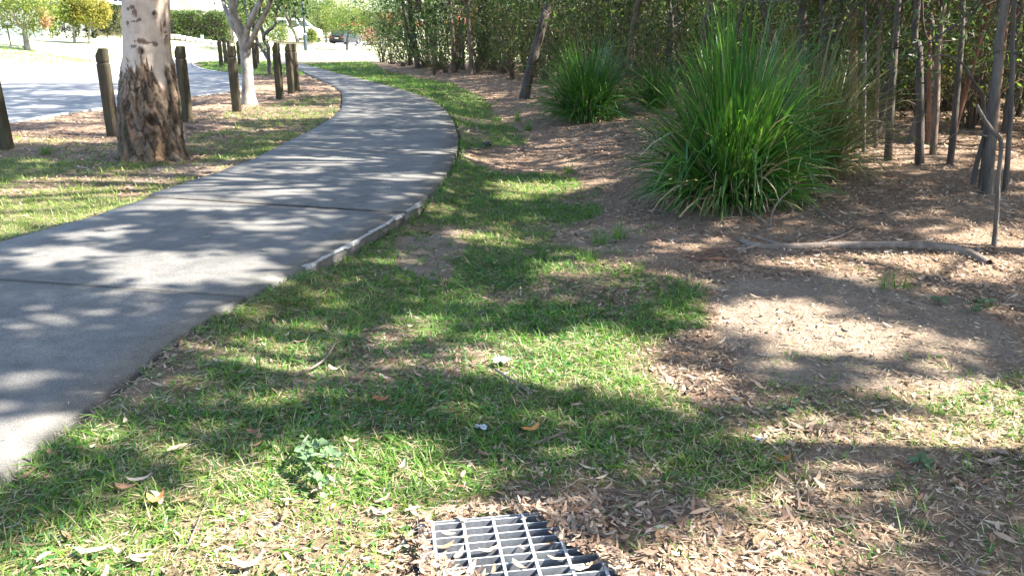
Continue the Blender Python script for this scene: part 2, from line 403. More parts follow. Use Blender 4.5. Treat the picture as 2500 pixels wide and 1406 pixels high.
for P_ in BARE: bare |= soft(Xf, Yf, P_, .15)
n1 = fbm(Xf, Yf, 3, 41)[:, None]; n2 = fbm(Xf, Yf, .8, 43)[:, None]
soil = np.array([.19,.146,.112])*(.75+.5*n1); lit = np.array([.205,.142,.10])*(.7+.6*n1)
tur = np.array([.065,.095,.03])*(.7+.6*n1)*(1-n2*.6) + np.array([.16,.135,.07])*n2*.6
c = np.where(bare[:, None], soil*1.15, lit)
c = c*(1-tf[:, None]*.8) + tur*tf[:, None]*.8
farl = np.maximum(sm(40, 50, Yf), sm(-.3, .3, road_left(Yf)-Xf)*sm(15,20,Yf))[:, None]; lawn = np.array([.33,.34,.20])*(.8+.4*n1); c = c*(1-farl) + lawn*farl
ny, nx = X.shape; idx = np.arange(ny*nx).reshape(ny, nx)
F = np.stack([idx[:-1,:-1], idx[:-1,1:], idx[1:,1:], idx[1:,:-1]], -1).reshape(-1, 4)
g = link('ground', mesh_np('ground', np.stack([Xf, Yf, Z], 1), F, [M['ground']], c, True)); tag(g, kind='structure')

# road sheet, lying just above the ground sheet
def polysheet(name, poly, z, mat):
    bm = bmesh.new(); vs = [bm.verts.new((p[0], p[1], z)) for p in poly]; f = bm.faces.new(vs)
    bmesh.ops.triangulate(bm, faces=[f]); bmesh.ops.recalc_face_normals(bm, faces=bm.faces)
    for q in bm.faces:
        if q.normal.z < 0: q.normal_flip()
    me = bpy.data.meshes.new(name); bm.to_mesh(me); bm.free(); me.materials.append(mat); return link(name, me)
road = tag(polysheet('road', ROAD, .004, M['asphalt']), kind='structure')
tag(polysheet('driveway', DRIVE, .02, M['asphalt']), kind='structure')
# low concrete kerb between road and verge
kp = smooth_path([(*q, .0) for q in ROAD_NEAR[1:17]], 5)
def sweep_box(path, w, z0, z1, off=0):
    path = np.asarray(path); T = np.gradient(path[:, :2], axis=0); T /= np.linalg.norm(T, axis=1)[:, None]; Nn = np.stack([T[:,1], -T[:,0]], 1)
    a = path[:, :2]+Nn*(off-w/2); b = path[:, :2]+Nn*(off+w/2); V = []
    for q, z in ((a,z0),(a,z1),(b,z1),(b,z0)): V.append(np.column_stack([q, np.full(len(q), z)]))
    k = len(path); V = np.stack(V, 1).reshape(-1, 3); i = np.arange(k-1)[:, None]*4; j = np.arange(4)[None]
    return V, np.stack([i+j, i+(j+1)%4, i+4+(j+1)%4, i+4+j], -1).reshape(-1, 4)
V, F = sweep_box(kp, .12, -.05, .035, .03)
tag(link('kerb', mesh_np('kerb', V, F, [M['worn']])), kind='structure')

# ------------------------------------------------------------------ concrete path: one object per slab
pathroot = bpy.data.objects.new('path', None); COL.objects.link(pathroot); tag(pathroot, kind='structure')
JT = [(.75,.5),(2.95,2.72),(5.16,4.66),(7.74,7.02),(11.35,10.45),(13.9,13.6),(16.4,16.5),(19.0,19.4),(21.6,22.2),(24.2,25.0),(27,27.8),(30,30.8),(33.4,34.2),(37,37.8),(41,41.8),(47,47.6)]
for k in range(len(JT)-1):
    (a0, b0), (a1, b1) = JT[k], JT[k+1]; n = 14; mcol = 10; gap = .006
    s = np.linspace(0, 1, n); yl = a0+gap+(a1-a0-2*gap)*s; yr = b0+gap+(b1-b0-2*gap)*s
    Lx = np.stack([xl(yl), yl], 1); Rx = np.stack([xr(yr), yr], 1)
    jit = rng.normal(0, .008, n); Rx[:, 0] += jit; Lx[:, 0] += rng.normal(0, .008, n)
    q = np.linspace(0, 1, mcol)[None, :, None]; T = Lx[:, None]*(1-q) + Rx[:, None]*q
    lift = .024*(1-s)[:, None]*np.ones((1, mcol))*(1-.6*np.linspace(0,1,mcol))[None] if k == 3 else np.zeros((n, mcol))
    z = .03 + lift + (vn(T[...,0], T[...,1], .8, 3)-.5)*.006
    top = np.dstack([T, z]).reshape(-1, 3); ii = np.arange(n*mcol).reshape(n, mcol)
    F = list(np.stack([ii[:-1,:-1], ii[:-1,1:], ii[1:,1:], ii[1:,:-1]], -1).reshape(-1, 4))
    rim = list(ii[0]) + list(ii[1:, -1]) + list(ii[-1, ::-1][1:]) + list(ii[::-1, 0][1:-1])
    low = top[rim].copy(); low[:, 2] = -.11; base = len(top); V = np.vstack([top, low]); r = len(rim)
    for e in range(r): F.append([rim[e], base+e, base+(e+1) % r, rim[(e+1) % r]])
    slab = link('slab', mesh_np('slab', V, np.array(F), [M['concrete']]), pathroot)
    if k > 1:           # dark soil strip at the near end, standing in for joint and step shadow
        m_ = 60; q_ = np.linspace(0, 1, m_)[:, None]; A0 = np.array([xl(a0), a0])*(1-q_) + np.array([xr(b0), b0])*q_
        nrm = np.array([-(b0-a0), xr(b0)-xl(a0)]); nrm = nrm/np.linalg.norm(nrm); wn = (.001+.006*fbm(np.arange(m_), np.zeros(m_), .35, 70+k))*(1.0 if k != 3 else 1+1.3*sm(.75,.2,q_[:,0])); fr = wn*(1 if k != 3 else 1.5)
        lo_, hi_ = A0-nrm*fr[:, None], A0+nrm*(wn*.8 if k != 3 else 0*wn+.012)[:, None]
        VV = np.stack([np.column_stack([lo_, np.full(m_, .0372)]), np.column_stack([hi_, np.full(m_, .0378)])], 1).reshape(-1, 3); bb = np.arange(m_-1)[:, None]*2
        link('joint_soil_shade', mesh_np('joint_soil_shade', VV, np.column_stack([bb, bb+1, bb+3, bb+2]), [M['dark_bark']]), slab)
    if k in (2, 3):     # chipped pale arris along the exposed edge
        lo, hi = (5.3, 7.0) if k == 2 else (7.04, 7.5)
        yy = np.arange(lo, hi, .02); xe = np.interp(yy, yr, Rx[:, 0]); w = .003 + .02*sm(.3,.7,fbm(yy, yy*0, 9, 8)) + .012*vn(yy, yy*0, 45, 12)*(1-sm(hi-.3, hi, yy))*sm(lo, lo+.4, yy)
        zt = .0365 + (.024*(1-(yy-7.02)/3.4)*.4 if k == 3 else 0)
        A = np.column_stack([xe-w, yy, zt+0*yy]); B = np.column_stack([xe+.006, yy, zt-.0015-.002*vn(yy, yy, 20, 3)]); Cc = np.column_stack([xe+.010+.006*vn(yy,yy,30,5), yy, .026-.02*sm(.3,.7,vn(yy, yy*0, 8, 4))])
        VV = np.stack([A, B, Cc], 1).reshape(-1, 3); nn = len(yy); b_ = np.arange(nn-1)[:, None]*3; jj = np.arange(2)[None]
        FF = np.stack([b_+jj, b_+jj+1, b_+jj+4, b_+jj+3], -1).reshape(-1, 4)
        link('worn_edge', mesh_np('worn_edge', VV, FF, [M['worn']]), slab)
# ------------------------------------------------------------------ foliage helpers
GREEN = [(.045,.085,.022),(.06,.11,.028),(.085,.13,.035),(.04,.07,.025)]
YELLOWGREEN = [(.11,.15,.03),(.15,.18,.035),(.19,.19,.04),(.09,.13,.03)]
GOLD = [(.22,.20,.04),(.26,.22,.05),(.17,.17,.04),(.12,.14,.03)]
DARKGREEN = [(.025,.05,.02),(.035,.065,.022),(.05,.08,.03)]
OLIVE = [(.055,.08,.026),(.08,.10,.034),(.04,.055,.022),(.11,.10,.045)]
DRYPINK = [(.42,.27,.2),(.34,.2,.13),(.5,.36,.27)]
PINK = [(.42,.16,.2),(.5,.25,.27),(.12,.12,.05)]
PURPLE = [(.25,.14,.24),(.16,.1,.14),(.1,.1,.06)]
def palette(n, pal, r, jit=.25):
    pal = np.array(pal); c = pal[r.integers(0, len(pal), n)]
    return c*(1 + jit*(r.random((n, 1))*2-1))
def leaf_cloud(C, clump_r, per, L, Wd, pal, seed, droop=.3):
    """leaves scattered around clump centres C (k,3)"""
    r = np.random.default_rng(seed); k = len(C); n = k*per
    rr = np.broadcast_to(clump_r, (k,)).repeat(per)[:, None]
    p = np.repeat(C, per, 0) + r.normal(size=(n, 3))*rr*.55
    D = r.normal(size=(n, 3)); D[:, 2] -= droop
    cc = np.repeat(palette(k, pal, r, .2), per, 0)*(.75+.5*r.random((n, 1)))
    V, F = diamonds(p, D, r.normal(size=(n, 3)), L*(.6+.8*r.random(n)), Wd*(.6+.8*r.random(n)), .1)
    return V, F, np.repeat(cc, 4, 0)
def ellipsoid_clumps(c, rad, k, seed, hollow=.45):
    r = np.random.default_rng(seed); d = unit(r.normal(size=(k, 3))); s = (hollow + (1-hollow)*r.random(k))**.6
    lump = .72 + .5*vn(d[:,0]*2+d[:,2]*1.3+seed, d[:,1]*2-d[:,2], 1.3, seed)
    return np.asarray(c) + d*(s*lump)[:, None]*np.asarray(rad)
def limbs_to(base, targets, r0, seed, rise=.5):
    """branch tubes from a point to targets"""
    r = np.random.default_rng(seed); out = []
    for tgt in targets:
        m = base*(1-rise) + tgt*rise; m = m + r.normal(size=3)*np.linalg.norm(tgt-base)*.07; m[2] -= .05*np.linalg.norm(tgt-base)
        pts = smooth_path([base, m, tgt], 5); out.append(tube(pts, np.linspace(r0, r0*.25, len(pts)), 6))
    return out
def street_tree(name, label, cat, bpx, crown, tw, pal, mat='grey_bark', group=None, Yd=None, clumps=110, per=55, leaf=None, seed=1, extra=None, fork=.55):
    if Yd is None: b = G(*bpx)
    else: b = P(bpx[0], bpx[1], Yd); b[2] = hz1(b[0], b[1])
    Yd = b[1]; k = Yd*.954/FPX      # metres per photo pixel at that depth
    t = thing(name, label, cat, b, group=group)
    cx, cy, rx, ry = crown; c = P(cx, cy, Yd) - b; R = np.array([rx*k, (rx+ry)/2*k, ry*k])
    r0 = max(tw*k/2, .03); cb = np.array([c[0]*.5, 0, max(c[2]-R[2]*.85, .25*c[2])])
    tr = smooth_path([(0,0,-.15), cb*np.array([.35,1,.5])+np.array([0,0,0]), cb], 5)
    C = ellipsoid_clumps(c, R, clumps, seed); sel = C[np.random.default_rng(seed+3).integers(0, clumps, 9)]
    parts = [tube(tr, np.linspace(r0*1.25, r0*.75, len(tr)), 9)] + limbs_to(cb, sel, r0*.6, seed)
    V, F = joinVF(parts); link('trunk', mesh_np('trunk', V, F, [M[mat]], smooth=True), t)
    lf = leaf or max(.09, 2.6*k); V, F, cc = leaf_cloud(C, R.mean()*.33, per, lf*1.4, lf*.7, pal, seed)
    link('crown', mesh_np('crown', V, F, [M['foliage']], cc), t)
    if extra:
        ex, ey, erx, ery, epal = extra; c2 = P(ex, ey, Yd-.3) - b
        C2 = ellipsoid_clumps(c2, (erx*k, erx*k, ery*k), 16, seed+9, .1); V, F, cc = leaf_cloud(C2, erx*k*.35, 50, lf*1.2, lf*.7, epal, seed+5)
        e = link('dry_foliage', mesh_np('dry_foliage', V, F, [M['foliage']], cc), t); e['label'] = 'browned pinkish dry leaves on one side of the crown'
    return t
def bush(name, label, bpx, rpx, pal, group=None, Yd=None, seed=1, per=40, clumps=45, leaf=None, cat='bush', lf_ratio=.55):
    b = G(*bpx) if Yd is None else P(bpx[0], bpx[1], Yd)
    b[2] = hz1(b[0], b[1]); k = b[1]*.954/FPX; rx, ry = rpx[0]*k, rpx[1]*k
    t = thing(name, label, cat, b, group=group); c = np.array([0, 0, ry*.95])
    C = ellipsoid_clumps(c, (rx, rx, ry), clumps, seed, .3); C[:, 2] = np.maximum(C[:, 2], .08)
    lf = leaf or max(.06, 2.2*k); V, F, cc = leaf_cloud(C, max(rx, ry)*.3, per, lf*1.3, lf*lf_ratio, pal, seed)
    V[:, 2] = np.maximum(V[:, 2], .01)
    link('foliage', mesh_np('foliage', V, F, [M['foliage']], cc), t)
    st = limbs_to(np.array([0,0,-.08]), C[:7], max(.015, rx*.03), seed)
    V, F = joinVF(st); link('stem', mesh_np('stem', V, F, [M['grey_bark']], smooth=True), t)
    return t

# ------------------------------------------------------------------ far side of the road
street_tree('street_tree', 'small street tree with yellow-green crown and browned pinkish side beside the mailbox', 'tree', (67,122), (52,18,82,58), 13, YELLOWGREEN, 'pale_bark', seed=11, extra=(112,48,19,24,DRYPINK))
street_tree('street_tree', 'small leaning tree with pale trunk just left of the golden tree before the dark hedge', 'tree', (182,101), (178,22,42,38), 6, YELLOWGREEN, 'pale_bark', seed=12)
street_tree('street_tree', 'small golden-leaved tree with several thin pale stems before the dark hedge', 'tree', (218,107), (224,28,42,36), 5, GOLD, 'pale_bark', seed=13)
street_tree('street_tree', 'dark green street tree with grey trunk beside the nearer lamp post', 'tree', (728,104), (694,22,74,52), 8, DARKGREEN+GREEN, seed=14, clumps=110)
street_tree('street_tree', 'yellow-green street tree between the two lamp posts', 'tree', (776,106), (786,36,46,48), 7, YELLOWGREEN+GREEN, seed=15, Yd=96)
street_tree('street_tree', 'young spreading street tree with thin grey trunk before the dark parked car', 'tree', (847,123), (852,50,58,34), 5, GREEN+YELLOWGREEN, seed=16)
street_tree('street_tree', 'green tree behind the forked pale-trunked tree', 'tree', (628,103), (622,28,62,56), 10, GREEN+YELLOWGREEN, seed=17, Yd=58, clumps=100)
for i, (px, cy, rx, ry, Yd, pal) in enumerate([(520,2,52,48,92,DARKGREEN),(575,18,48,55,96,GREEN),(735,10,55,52,118,GREEN),(690,-5,60,55,124,DARKGREEN),(815,38,44,40,132,YELLOWGREEN),(862,28,42,50,136,GREEN),(912,30,48,60,128,GREEN+YELLOWGREEN),(950,22,52,66,86,GREEN),(905,62,34,34,110,DARKGREEN),(990,10,55,70,70,DARKGREEN+GREEN),(1045,15,60,75,84,YELLOWGREEN+GREEN),(1130,0,70,70,100,GREEN),(1200,-20,60,60,105,GREEN),(768,55,40,48,120,GREEN),(600,40,40,50,100,DARKGREEN),(30,10,60,50,95,DARKGREEN),(110,20,60,45,98,GREEN)]):
    street_tree('background_tree', ('dark green' if pal is DARKGREEN else 'yellow-green' if pal is YELLOWGREEN else 'mid-green') + ' leafy tree standing far off among the houses', 'tree', (px,106), (px,cy,rx,ry), 9, pal, seed=40+i, Yd=Yd, group='trees far off among the houses, ' + ('dark' if pal is DARKGREEN else 'yellowish' if pal is YELLOWGREEN else 'mid-green'), clumps=80, per=36)
bush('round_bush', 'rounded bright green bush in front of the white van', (688,103), (30,22), GREEN+YELLOWGREEN, seed=61, Yd=72, clumps=80, per=60)
bush('round_bush', 'clipped pale green bush just behind the nearer lamp post', (760,104), (17,21), YELLOWGREEN+GREEN, seed=62, Yd=76, clumps=70, per=60)
bush('flowering_bush', 'pink flowering bush beside the white house with posts', (902,104), (26,22), PINK, seed=63, Yd=92)
bush('flowering_bush', 'purplish bush behind the dark parked car', (812,104), (20,22), PURPLE, seed=64, Yd=106)
bush('bush', 'low dark shrub at the end of the hedge', (640,104), (16,14), GREEN, seed=65, Yd=60)

def hedge(name, label, x0, x1, ytop, ybot, Yd, pal, depth=1.2, gaps=0, seed=3):
    a = P(x0, ybot, Yd); b = P(x1, ybot, Yd); top = P(x0, ytop, Yd)[2]; zb = min(hz1(a[0], Yd), hz1(b[0], Yd), a[2])
    base = np.array([(a[0]+b[0])/2, Yd, zb]); w = b[0]-a[0]; h = top-zb
    t = thing(name, label, 'hedge', base); r = np.random.default_rng(seed)
    k = int(w*h*40); C = np.column_stack([(r.random(k)-.5)*w, (r.random(k)-.5)*depth, .05+r.random(k)*(h-.08)])
    face = r.random(k); C[face < .6, 1] = -depth/2 + r.random((face < .6).sum())*.15; C[face > .8, 2] = h - r.random((face > .8).sum())*.12
    if gaps: C = C[~((C[:, 2] < h*.55) & (fbm(C[:, 0], C[:, 2], 1.6, seed) < .34))]
    C[:, 1] -= (fbm(C[:, 0], C[:, 2], .8, seed)-.5)*.4
    V, F, cc = leaf_cloud(C, .16, 26, .11, .06, pal, seed)
    link('foliage', mesh_np('foliage', V, F, [M['foliage']], cc), t)
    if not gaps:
        MB().box((0, .15, h*.47), (w-.3, depth*.55, h*.9)).build('dark_core', M['dark_bark'], t)  # solid dark core box filling the hedge behind its leaves
    parts = [tube(smooth_path([(x, 0, -.1), (x+r.normal()*.1, 0, h*.4), (x+r.normal()*.3, 0, h*.8)], 4), np.linspace(.04,.015,9), 6) for x in np.linspace(-w/2+.2, w/2-.2, max(3, int(w*1.2)))]
    V, F = joinVF(parts); link('stem', mesh_np('stem', V, F, [M['dark_bark']]), t)
    return t
hedge('clipped_hedge', 'tall clipped leafy green hedge behind low stone edging', 412, 572, 29, 97, 61, [(.06,.095,.03),(.085,.125,.04),(.11,.15,.055)], seed=5)
hedge('overgrown_hedge', 'dark overgrown hedge with bare stems and gaps behind the golden tree', 122, 303, 14, 95, 64, [(.016,.03,.014),(.024,.042,.016),(.012,.022,.01)], gaps=1, seed=6)  # leaf colours darkened to paint the shade on its near side
# stone edging under the hedge
e0 = P(405, 100, 60.2); e1 = P(578, 100, 60.2); ez = (hz1(e0[0], 60.2)+hz1(e1[0], 60.2))/2
edge = thing('stone_edging', 'low pale stone edging running under the clipped hedge', 'edging', ((e0[0]+e1[0])/2, 60.2, ez))
w = e1[0]-e0[0]; sme = MB().box((0,0,0), (.33,.3,.34)).mesh('stone', M['stone'], bevel=.03)
for i in range(int(w/.36)):
    x = -w/2+.18+i*.36; link('stone', sme, edge, (x, rng.normal()*.02, hz1(edge.location[0]+x, 60.2)-ez+.12+rng.normal()*.015))
# timber paling fence
f0 = P(-60, 90, 62); f1 = P(121, 92, 62)
fn = thing('paling_fence', 'blue-grey timber paling fence behind the mailbox', 'fence', ((f0[0]+f1[0])/2, 62, hz1(f1[0], 62)-.1)); w = f1[0]-f0[0]
pme = MB().box((0,0,.95), (.146,.02,1.75)).mesh('paling', M['fence'])
for i in range(int(w/.15)): link('paling', pme, fn, (-w/2+.075+i*.15, 0, .02+rng.normal()*.008))
for z in (.35, 1.4): MB().box((0,.035,z), (w,.045,.09)).build('rail', M['fence'], fn)
fz = fn.location[2]
for i in range(4): MB().box((-w/2+.1+i*(w-.2)/3, .1, .85), (.1,.09,1.9)).build('fence_post', M['fence'], fn)
# mailbox
b = G(24, 106); k = b[1]*.954/FPX
mb = thing('mailbox', 'dark mailbox with light top on a thin post on the grass bank', 'mailbox', b)
H = 44*k; bw = 16*k
MB().tube([(.04,0,-.2),(0,0,H-.18)], .035, 8).build('post', M['black_metal'], mb)
arch = [(-bw/2,0)]+[(bw/2*math.cos(a), .12*math.sin(a)+.12) for a in np.linspace(math.pi, 0, 9)]+[(bw/2,0)]
MB().prism([(u, v+H-.2) for u, v in arch], -.18, .18).build('box', M['black_metal'], mb)
MB().prism([(u*1.06, v*1.06+H-.2) for u, v in arch[2:-2]], -.19, .19).build('lid', M['rim'], mb)
# pale green service pillar
b = G(495, 106); k = b[1]*.954/FPX
sp = thing('service_pillar', 'small pale green service pillar before the clipped hedge', 'utility box', b, rz=.5)
MB().box((0,0,17*k/2-.05), (9*k*.75,9*k*.7,17*k+.1)).build('body', M['green_box'], sp, bevel=.015)
MB().box((0,0,17*k+.02), (9*k*.82,9*k*.77,.05)).build('cap', M['green_box'], sp, bevel=.01)

# ------------------------------------------------------------------ houses
def house(name, label, cx, Y, w, d, zbase, eave, rise, wallmat, roofmat, gable_front=True, rz=0, windows=(), oh=.45, tiles=True):
    t = thing(name, label, 'house', (cx, Y, zbase), rz)
    h = eave-zbase
    if gable_front:
        poly = [(-w/2,-.3),(w/2,-.3),(w/2,h),(0,h+rise),(-w/2,h)]
        MB().prism(poly, 0, d).build('wall', wallmat, t)
        sl = math.atan2(rise, w/2); ln = math.hypot(rise, w/2)+oh
        for s in (-1, 1):
            mbx = MB(); nn = 7 if tiles else 1
            for q in range(nn):    # tile courses stepping down the slope
                u0 = ln*q/nn; u1 = ln*(q+1)/nn
                a = (s*u0*math.cos(sl), h+rise+.10-u0*math.sin(sl)); c_ = (s*u1*math.cos(sl), h+rise+.16-u1*math.sin(sl))
                mbx.prism([a, c_, (c_[0], c_[1]-.1), (a[0], a[1]-.1)], -oh, d+oh)
            rf = mbx.build('roof', roofmat, t)
            a = (0, h+rise+.02); c_ = (s*ln*math.cos(sl), h+rise+.02-ln*math.sin(sl))
            MB().prism([a, c_, (c_[0], c_[1]-.2), (a[0], a[1]-.2)], -oh-.03, -oh+.02).build('bargeboard', M['white_wall'], rf)
    else:
        MB().box((0, d/2, h/2-.15), (w, d, h+.3)).build('wall', wallmat, t)
        e = oh; m = MB(); A = [(-w/2-e,-e,h),(w/2+e,-e,h),(w/2+e,d+e,h),(-w/2-e,d+e,h)]; q = min(w, d)/2
        R0 = (-w/2+q, d/2, h+rise); R1 = (w/2-q+.01, d/2, h+rise)
        m.ngon([A[0],A[1],R1,R0]); m.ngon([A[2],A[3],R0,R1]); m.ngon([A[1],A[2],R1]); m.ngon([A[3],A[0],R0]); m.ngon(A[::-1])
        rf = m.build('roof', roofmat, t)
        MB().box((0,-e-.03,h-.06), (w+2*e,.1,.16)).build('gutter', M['white_wall'], rf)
        if tiles:
            cm = MB().tube([(R0[0],R0[1],R0[2]+.03),(R1[0],R1[1],R1[2]+.03)], .12, 6); cm.build('ridge_cap', roofmat, rf)
    for (x, z, ww, hh) in windows:
        f = MB().box((x, -.02, z), (ww, .08, hh)).build('window', M['white_wall'], t)
        MB().box((x, -.035, z), (ww-.16, .08, hh-.16)).build('pane', M['glass'], f)
        MB().box((x, -.05, z), (.05, .08, hh-.16)).build('frame', M['white_wall'], f)
    return t
c0 = P(418, 27, 77); ev = P(495, 27, 77)
house('gabled_house', 'white gabled house with pale tiled roof rising behind the clipped hedge', c0[0], 77, 2*(ev[0]-c0[0]), 9, hz1(c0[0], 77), ev[2], 2.0, M['white_wall'], M['grey_roof'], windows=((-1.2,1.6,1.0,1.1),(1.3,1.6,1.0,1.1)))
M['olive_wall'] = mat_plain('olive_brown_wall', (.20,.16,.09), .85, vary=.1)
c1 = P(300, 10, 88)
house('two_storey_house', 'two storey house with olive wall and white gutter behind the dark hedge', c1[0], 88, 6.5, 8, hz1(c1[0], 88), c1[2], 2.2, M['olive_wall'], M['grey_roof'], False, windows=((-.4,3.25,1.1,.9),(1.7,3.25,1.1,.9)))
c2 = P(1165, 66, 92)
house('red_roofed_house', 'house with red tiled roof glimpsed through the trees', c2[0]+.8, 92, 9.5, 9, hz1(c2[0], 92)-.2, c2[2]+.1, 2.4, M['white_wall'], M['red_roof'], False, windows=((-3,1.2,1.4,1.0),(0,1.2,1.4,1.0),(3,1.2,1.4,1.0)))
c3 = P(930, 64, 128)
h4 = house('white_house', 'white house with slim posts and reddish roof beyond the dark parked car', c3[0], 128, 13, 9, hz1(c3[0], 128), c3[2], 1.9, M['white_wall'], M['red_roof'], False, windows=((-1,1.15,1.3,1.2),(2.6,1.15,1.3,1.2)))
for x in (-5.5,-3.8,-2.2): MB().box((x, -.9, c3[2]/2-.05), (.14,.14,c3[2]+.05)).build('veranda_post', M['white_wall'], h4)
MB().box((-3.8,-.55,c3[2]-.02), (4.2,1.4,.14)).build('veranda_beam', M['white_wall'], h4)
# low wall by the white van
lw0 = P(668, 104, 69); lw1 = P(766, 104, 69)
lw = thing('garden_wall', 'low dark-capped garden wall below the rounded green bush', 'wall', ((lw0[0]+lw1[0])/2, 69, hz1((lw0[0]+lw1[0])/2, 69)))
MB().box((0,0,.05), (lw1[0]-lw0[0],.25,.5)).build('wall_body', M['stone'], lw); MB().box((0,0,.33), (lw1[0]-lw0[0]+.06,.33,.07)).build('capping', M['brown_bark'], lw)

# ------------------------------------------------------------------ vehicles
def car(name, label, loc, rz, paint, L=4.6, Wd=1.82, H=1.62, van=False):
    t = thing(name, label, 'car', loc, rz)       # local +Y is forward
    hb = H*.56; gc = .22
    prof = [(-L/2,gc+.12),(-L/2+.1,gc),(L/2-.15,gc),(L/2,gc+.2),(L/2-.03,hb*.82),(L/2-.35,hb*.93),(L/2-1.25 if not van else L/2-.8,hb),(-L/2+.06,hb),(-L/2,hb-.2)]
    MB().prism(prof, -Wd/2, Wd/2, 'x').build('body', paint, t, bevel=.05)
    yb0, yb1 = -L/2+.08, L/2-1.2 if not van else L/2-.75; yt0, yt1 = -L/2+.5, L/2-2.05 if not van else L/2-1.6
    wb, wt = Wd/2-.03, Wd/2-.2
    m = MB(); lo = [(-wb,yb0,hb),(wb,yb0,hb),(wb,yb1,hb),(-wb,yb1,hb)]; hi = [(-wt,yt0,H-.05),(wt,yt0,H-.05),(wt,yt1,H-.05),(-wt,yt1,H-.05)]
    m.ngon(lo[::-1]); m.ngon(hi)
    for i in range(4): m.ngon([lo[i], lo[(i+1)%4], hi[(i+1)%4], hi[i]])
    m.build('cabin', paint, t, bevel=.04)
    lo_, hi_ = [Vector(v) for v in lo], [Vector(v) for v in hi]
    def pane(i, a, b, c, d):
        q = lambda u, v: (lo_[i].lerp(lo_[(i+1)%4], u)).lerp(hi_[i].lerp(hi_[(i+1)%4], u), v)
        pts = [q(a, c), q(b, c), q(b, d), q(a, d)]; nn = (pts[1]-pts[0]).cross(pts[3]-pts[0]).normalized()*.012
        mm = MB(); mm.ngon([p+nn for p in pts]); mm.build('window', M['glass'], t)
    pane(0,.08,.92,.12,.88); pane(2,.08,.92,.1,.9)
    for i in (1, 3): pane(i,.06,.36,.12,.86); pane(i,.40,.66,.12,.86); pane(i,.70,.93,.12,.8)
    MB().box((0, (yt0+yt1)/2, H-.02), (2*wt-.1, yt1-yt0-.05, .06)).build('roof_panel', paint, t, bevel=.02)
    for y in (-L/2+.85, L/2-.85):
        for s in (-1, 1):
            x = s*(Wd/2-.1); r = .33
            ty = MB().tube([(x-.1,y,r),(x+.1,y,r)], r, 18).build('wheel', M['tyre'], t, bevel=.02)
            MB().tube([(x+s*.085,y,r),(x+s*.112,y,r)], r*.62, 12).build('rim', M['rim'], ty)
    for s in (-1, 1):
        MB().box((s*(Wd/2-.2),-L/2-.005,hb-.12), (.36,.06,.2)).build('tail_light', M['tail_red'], t, bevel=.015)
        MB().box((s*(Wd/2-.24),L/2-.06,hb*.75), (.36,.1,.15)).build('headlight', M['lantern'], t, bevel=.015)
        MB().box((s*(Wd/2+.08),L*.12,hb+.08), (.18,.1,.13)).build('mirror', paint, t, bevel=.02)
    MB().box((0,-L/2-.03,gc+.2), (Wd*.96,.12,.22)).build('bumper', M['black_metal'], t, bevel=.03)
    MB().box((0,-L/2-.012,hb-.2), (.42,.03,.13)).build('number_plate', M['plate'], t)
    return t
b = G(845, 109); car('parked_car', 'dark navy parked car seen from behind beyond the thin-trunked tree', b, math.radians(-16), M['car_navy'])
b = P(722, 104, 84); b[2] = hz1(b[0], b[1]); car('parked_van', 'white van parked behind the rounded bushes and the lamp post', b, math.radians(-62), M['car_white'], 4.9, 1.9, 2.0, True)

# ------------------------------------------------------------------ lamp posts
def lamp(label, bpx, H, r, slv, topdx=0):
    b = G(*bpx); t = thing('lamp_post', label, 'lamp post', b)
    MB().tube([(0,0,-.2),(0,0,slv)], r*1.65, 14).build('base_sleeve', M['lamp_steel'], t, smooth=False)
    MB().tube([(0,0,slv),(0,0,slv+.08)], [r*1.9, r*1.5], 14).build('collar', M['rim'], t)
    MB().tube([(0,0,slv+.05),(topdx*.5,0,H*.6),(topdx,0,H)], [r*1.15, r, r*.8], 12).build('pole', M['lamp_steel'], t, smooth=True)
    ln = MB().tube([(topdx,0,H),(topdx,0,H+.12),(topdx,0,H+.5)], [.1,.16,.24], 12).build('lantern', M['lantern'], t)
    MB().tube([(topdx,0,H+.5),(topdx,0,H+.56),(topdx,0,H+.72)], [.32,.3,.05], 12).build('lantern_hood', M['black_metal'], ln)
    return t
lamp('tall blue-grey lamp post with thick base sleeve beside the path bend', (747,125.5), 5.2, .085, 1.25)
lamp('slim blue-grey lamp post further up the street', (797,106), 4.7, .075, 1.0)
# ------------------------------------------------------------------ the big gum tree beside the path
EUC = G(370, 388); EY = EUC[1]
euc = thing('gum_tree', 'thick gum tree with rough dark bark below smooth pinkish-cream bark beside the path', 'tree', EUC)
kpx = EY*.954/FPX
nr, na = 250, 190; zt = np.concatenate([np.linspace(-.12, 2.6, nr-20), np.linspace(2.65, 7.5, 20)])
th = np.linspace(0, 2*math.pi, na, endpoint=False)
ZZ, TH = np.meshgrid(zt, th, indexing='ij')
face = math.atan2(-EUC[1], -EUC[0])                     # angle of the side facing the path
rad = np.interp(zt, [-.12,0,.12,.35,.7,1.05,1.4,1.9,2.6,5,7.5], [.415,.385,.365,.355,.345,.295,.272,.268,.262,.24,.19])[:, None]
cxx = np.interp(zt, [0,.6,1.2,2,4,7.5], [0,.05,.11,.19,.34,.5])
cu, cv = np.cos(TH)*1.6, np.sin(TH)*1.6
def n3(f, s, zs=1.0): return .5*(fbm(cu*f, cv*f+ZZ*zs*f*1.7, 1, s, 4) + fbm(cu*f+ZZ*zs*f*1.3, cv*f, 1, s+50, 4))
edge_n = n3(1.6, 5); rough = sm(-.08, .07, (1.10 + (edge_n-.5)*1.1) - ZZ)
lobes = 1 + .05*np.sin(3*TH+1)*np.exp(-ZZ/.5)*.6 + .015*np.sin(5*TH)*np.exp(-ZZ/.3)
plates = n3(5, 11, 1.3); fine = n3(14, 23, 1.4); crack = np.abs(n3(4, 61, 1.0)-.5)*2
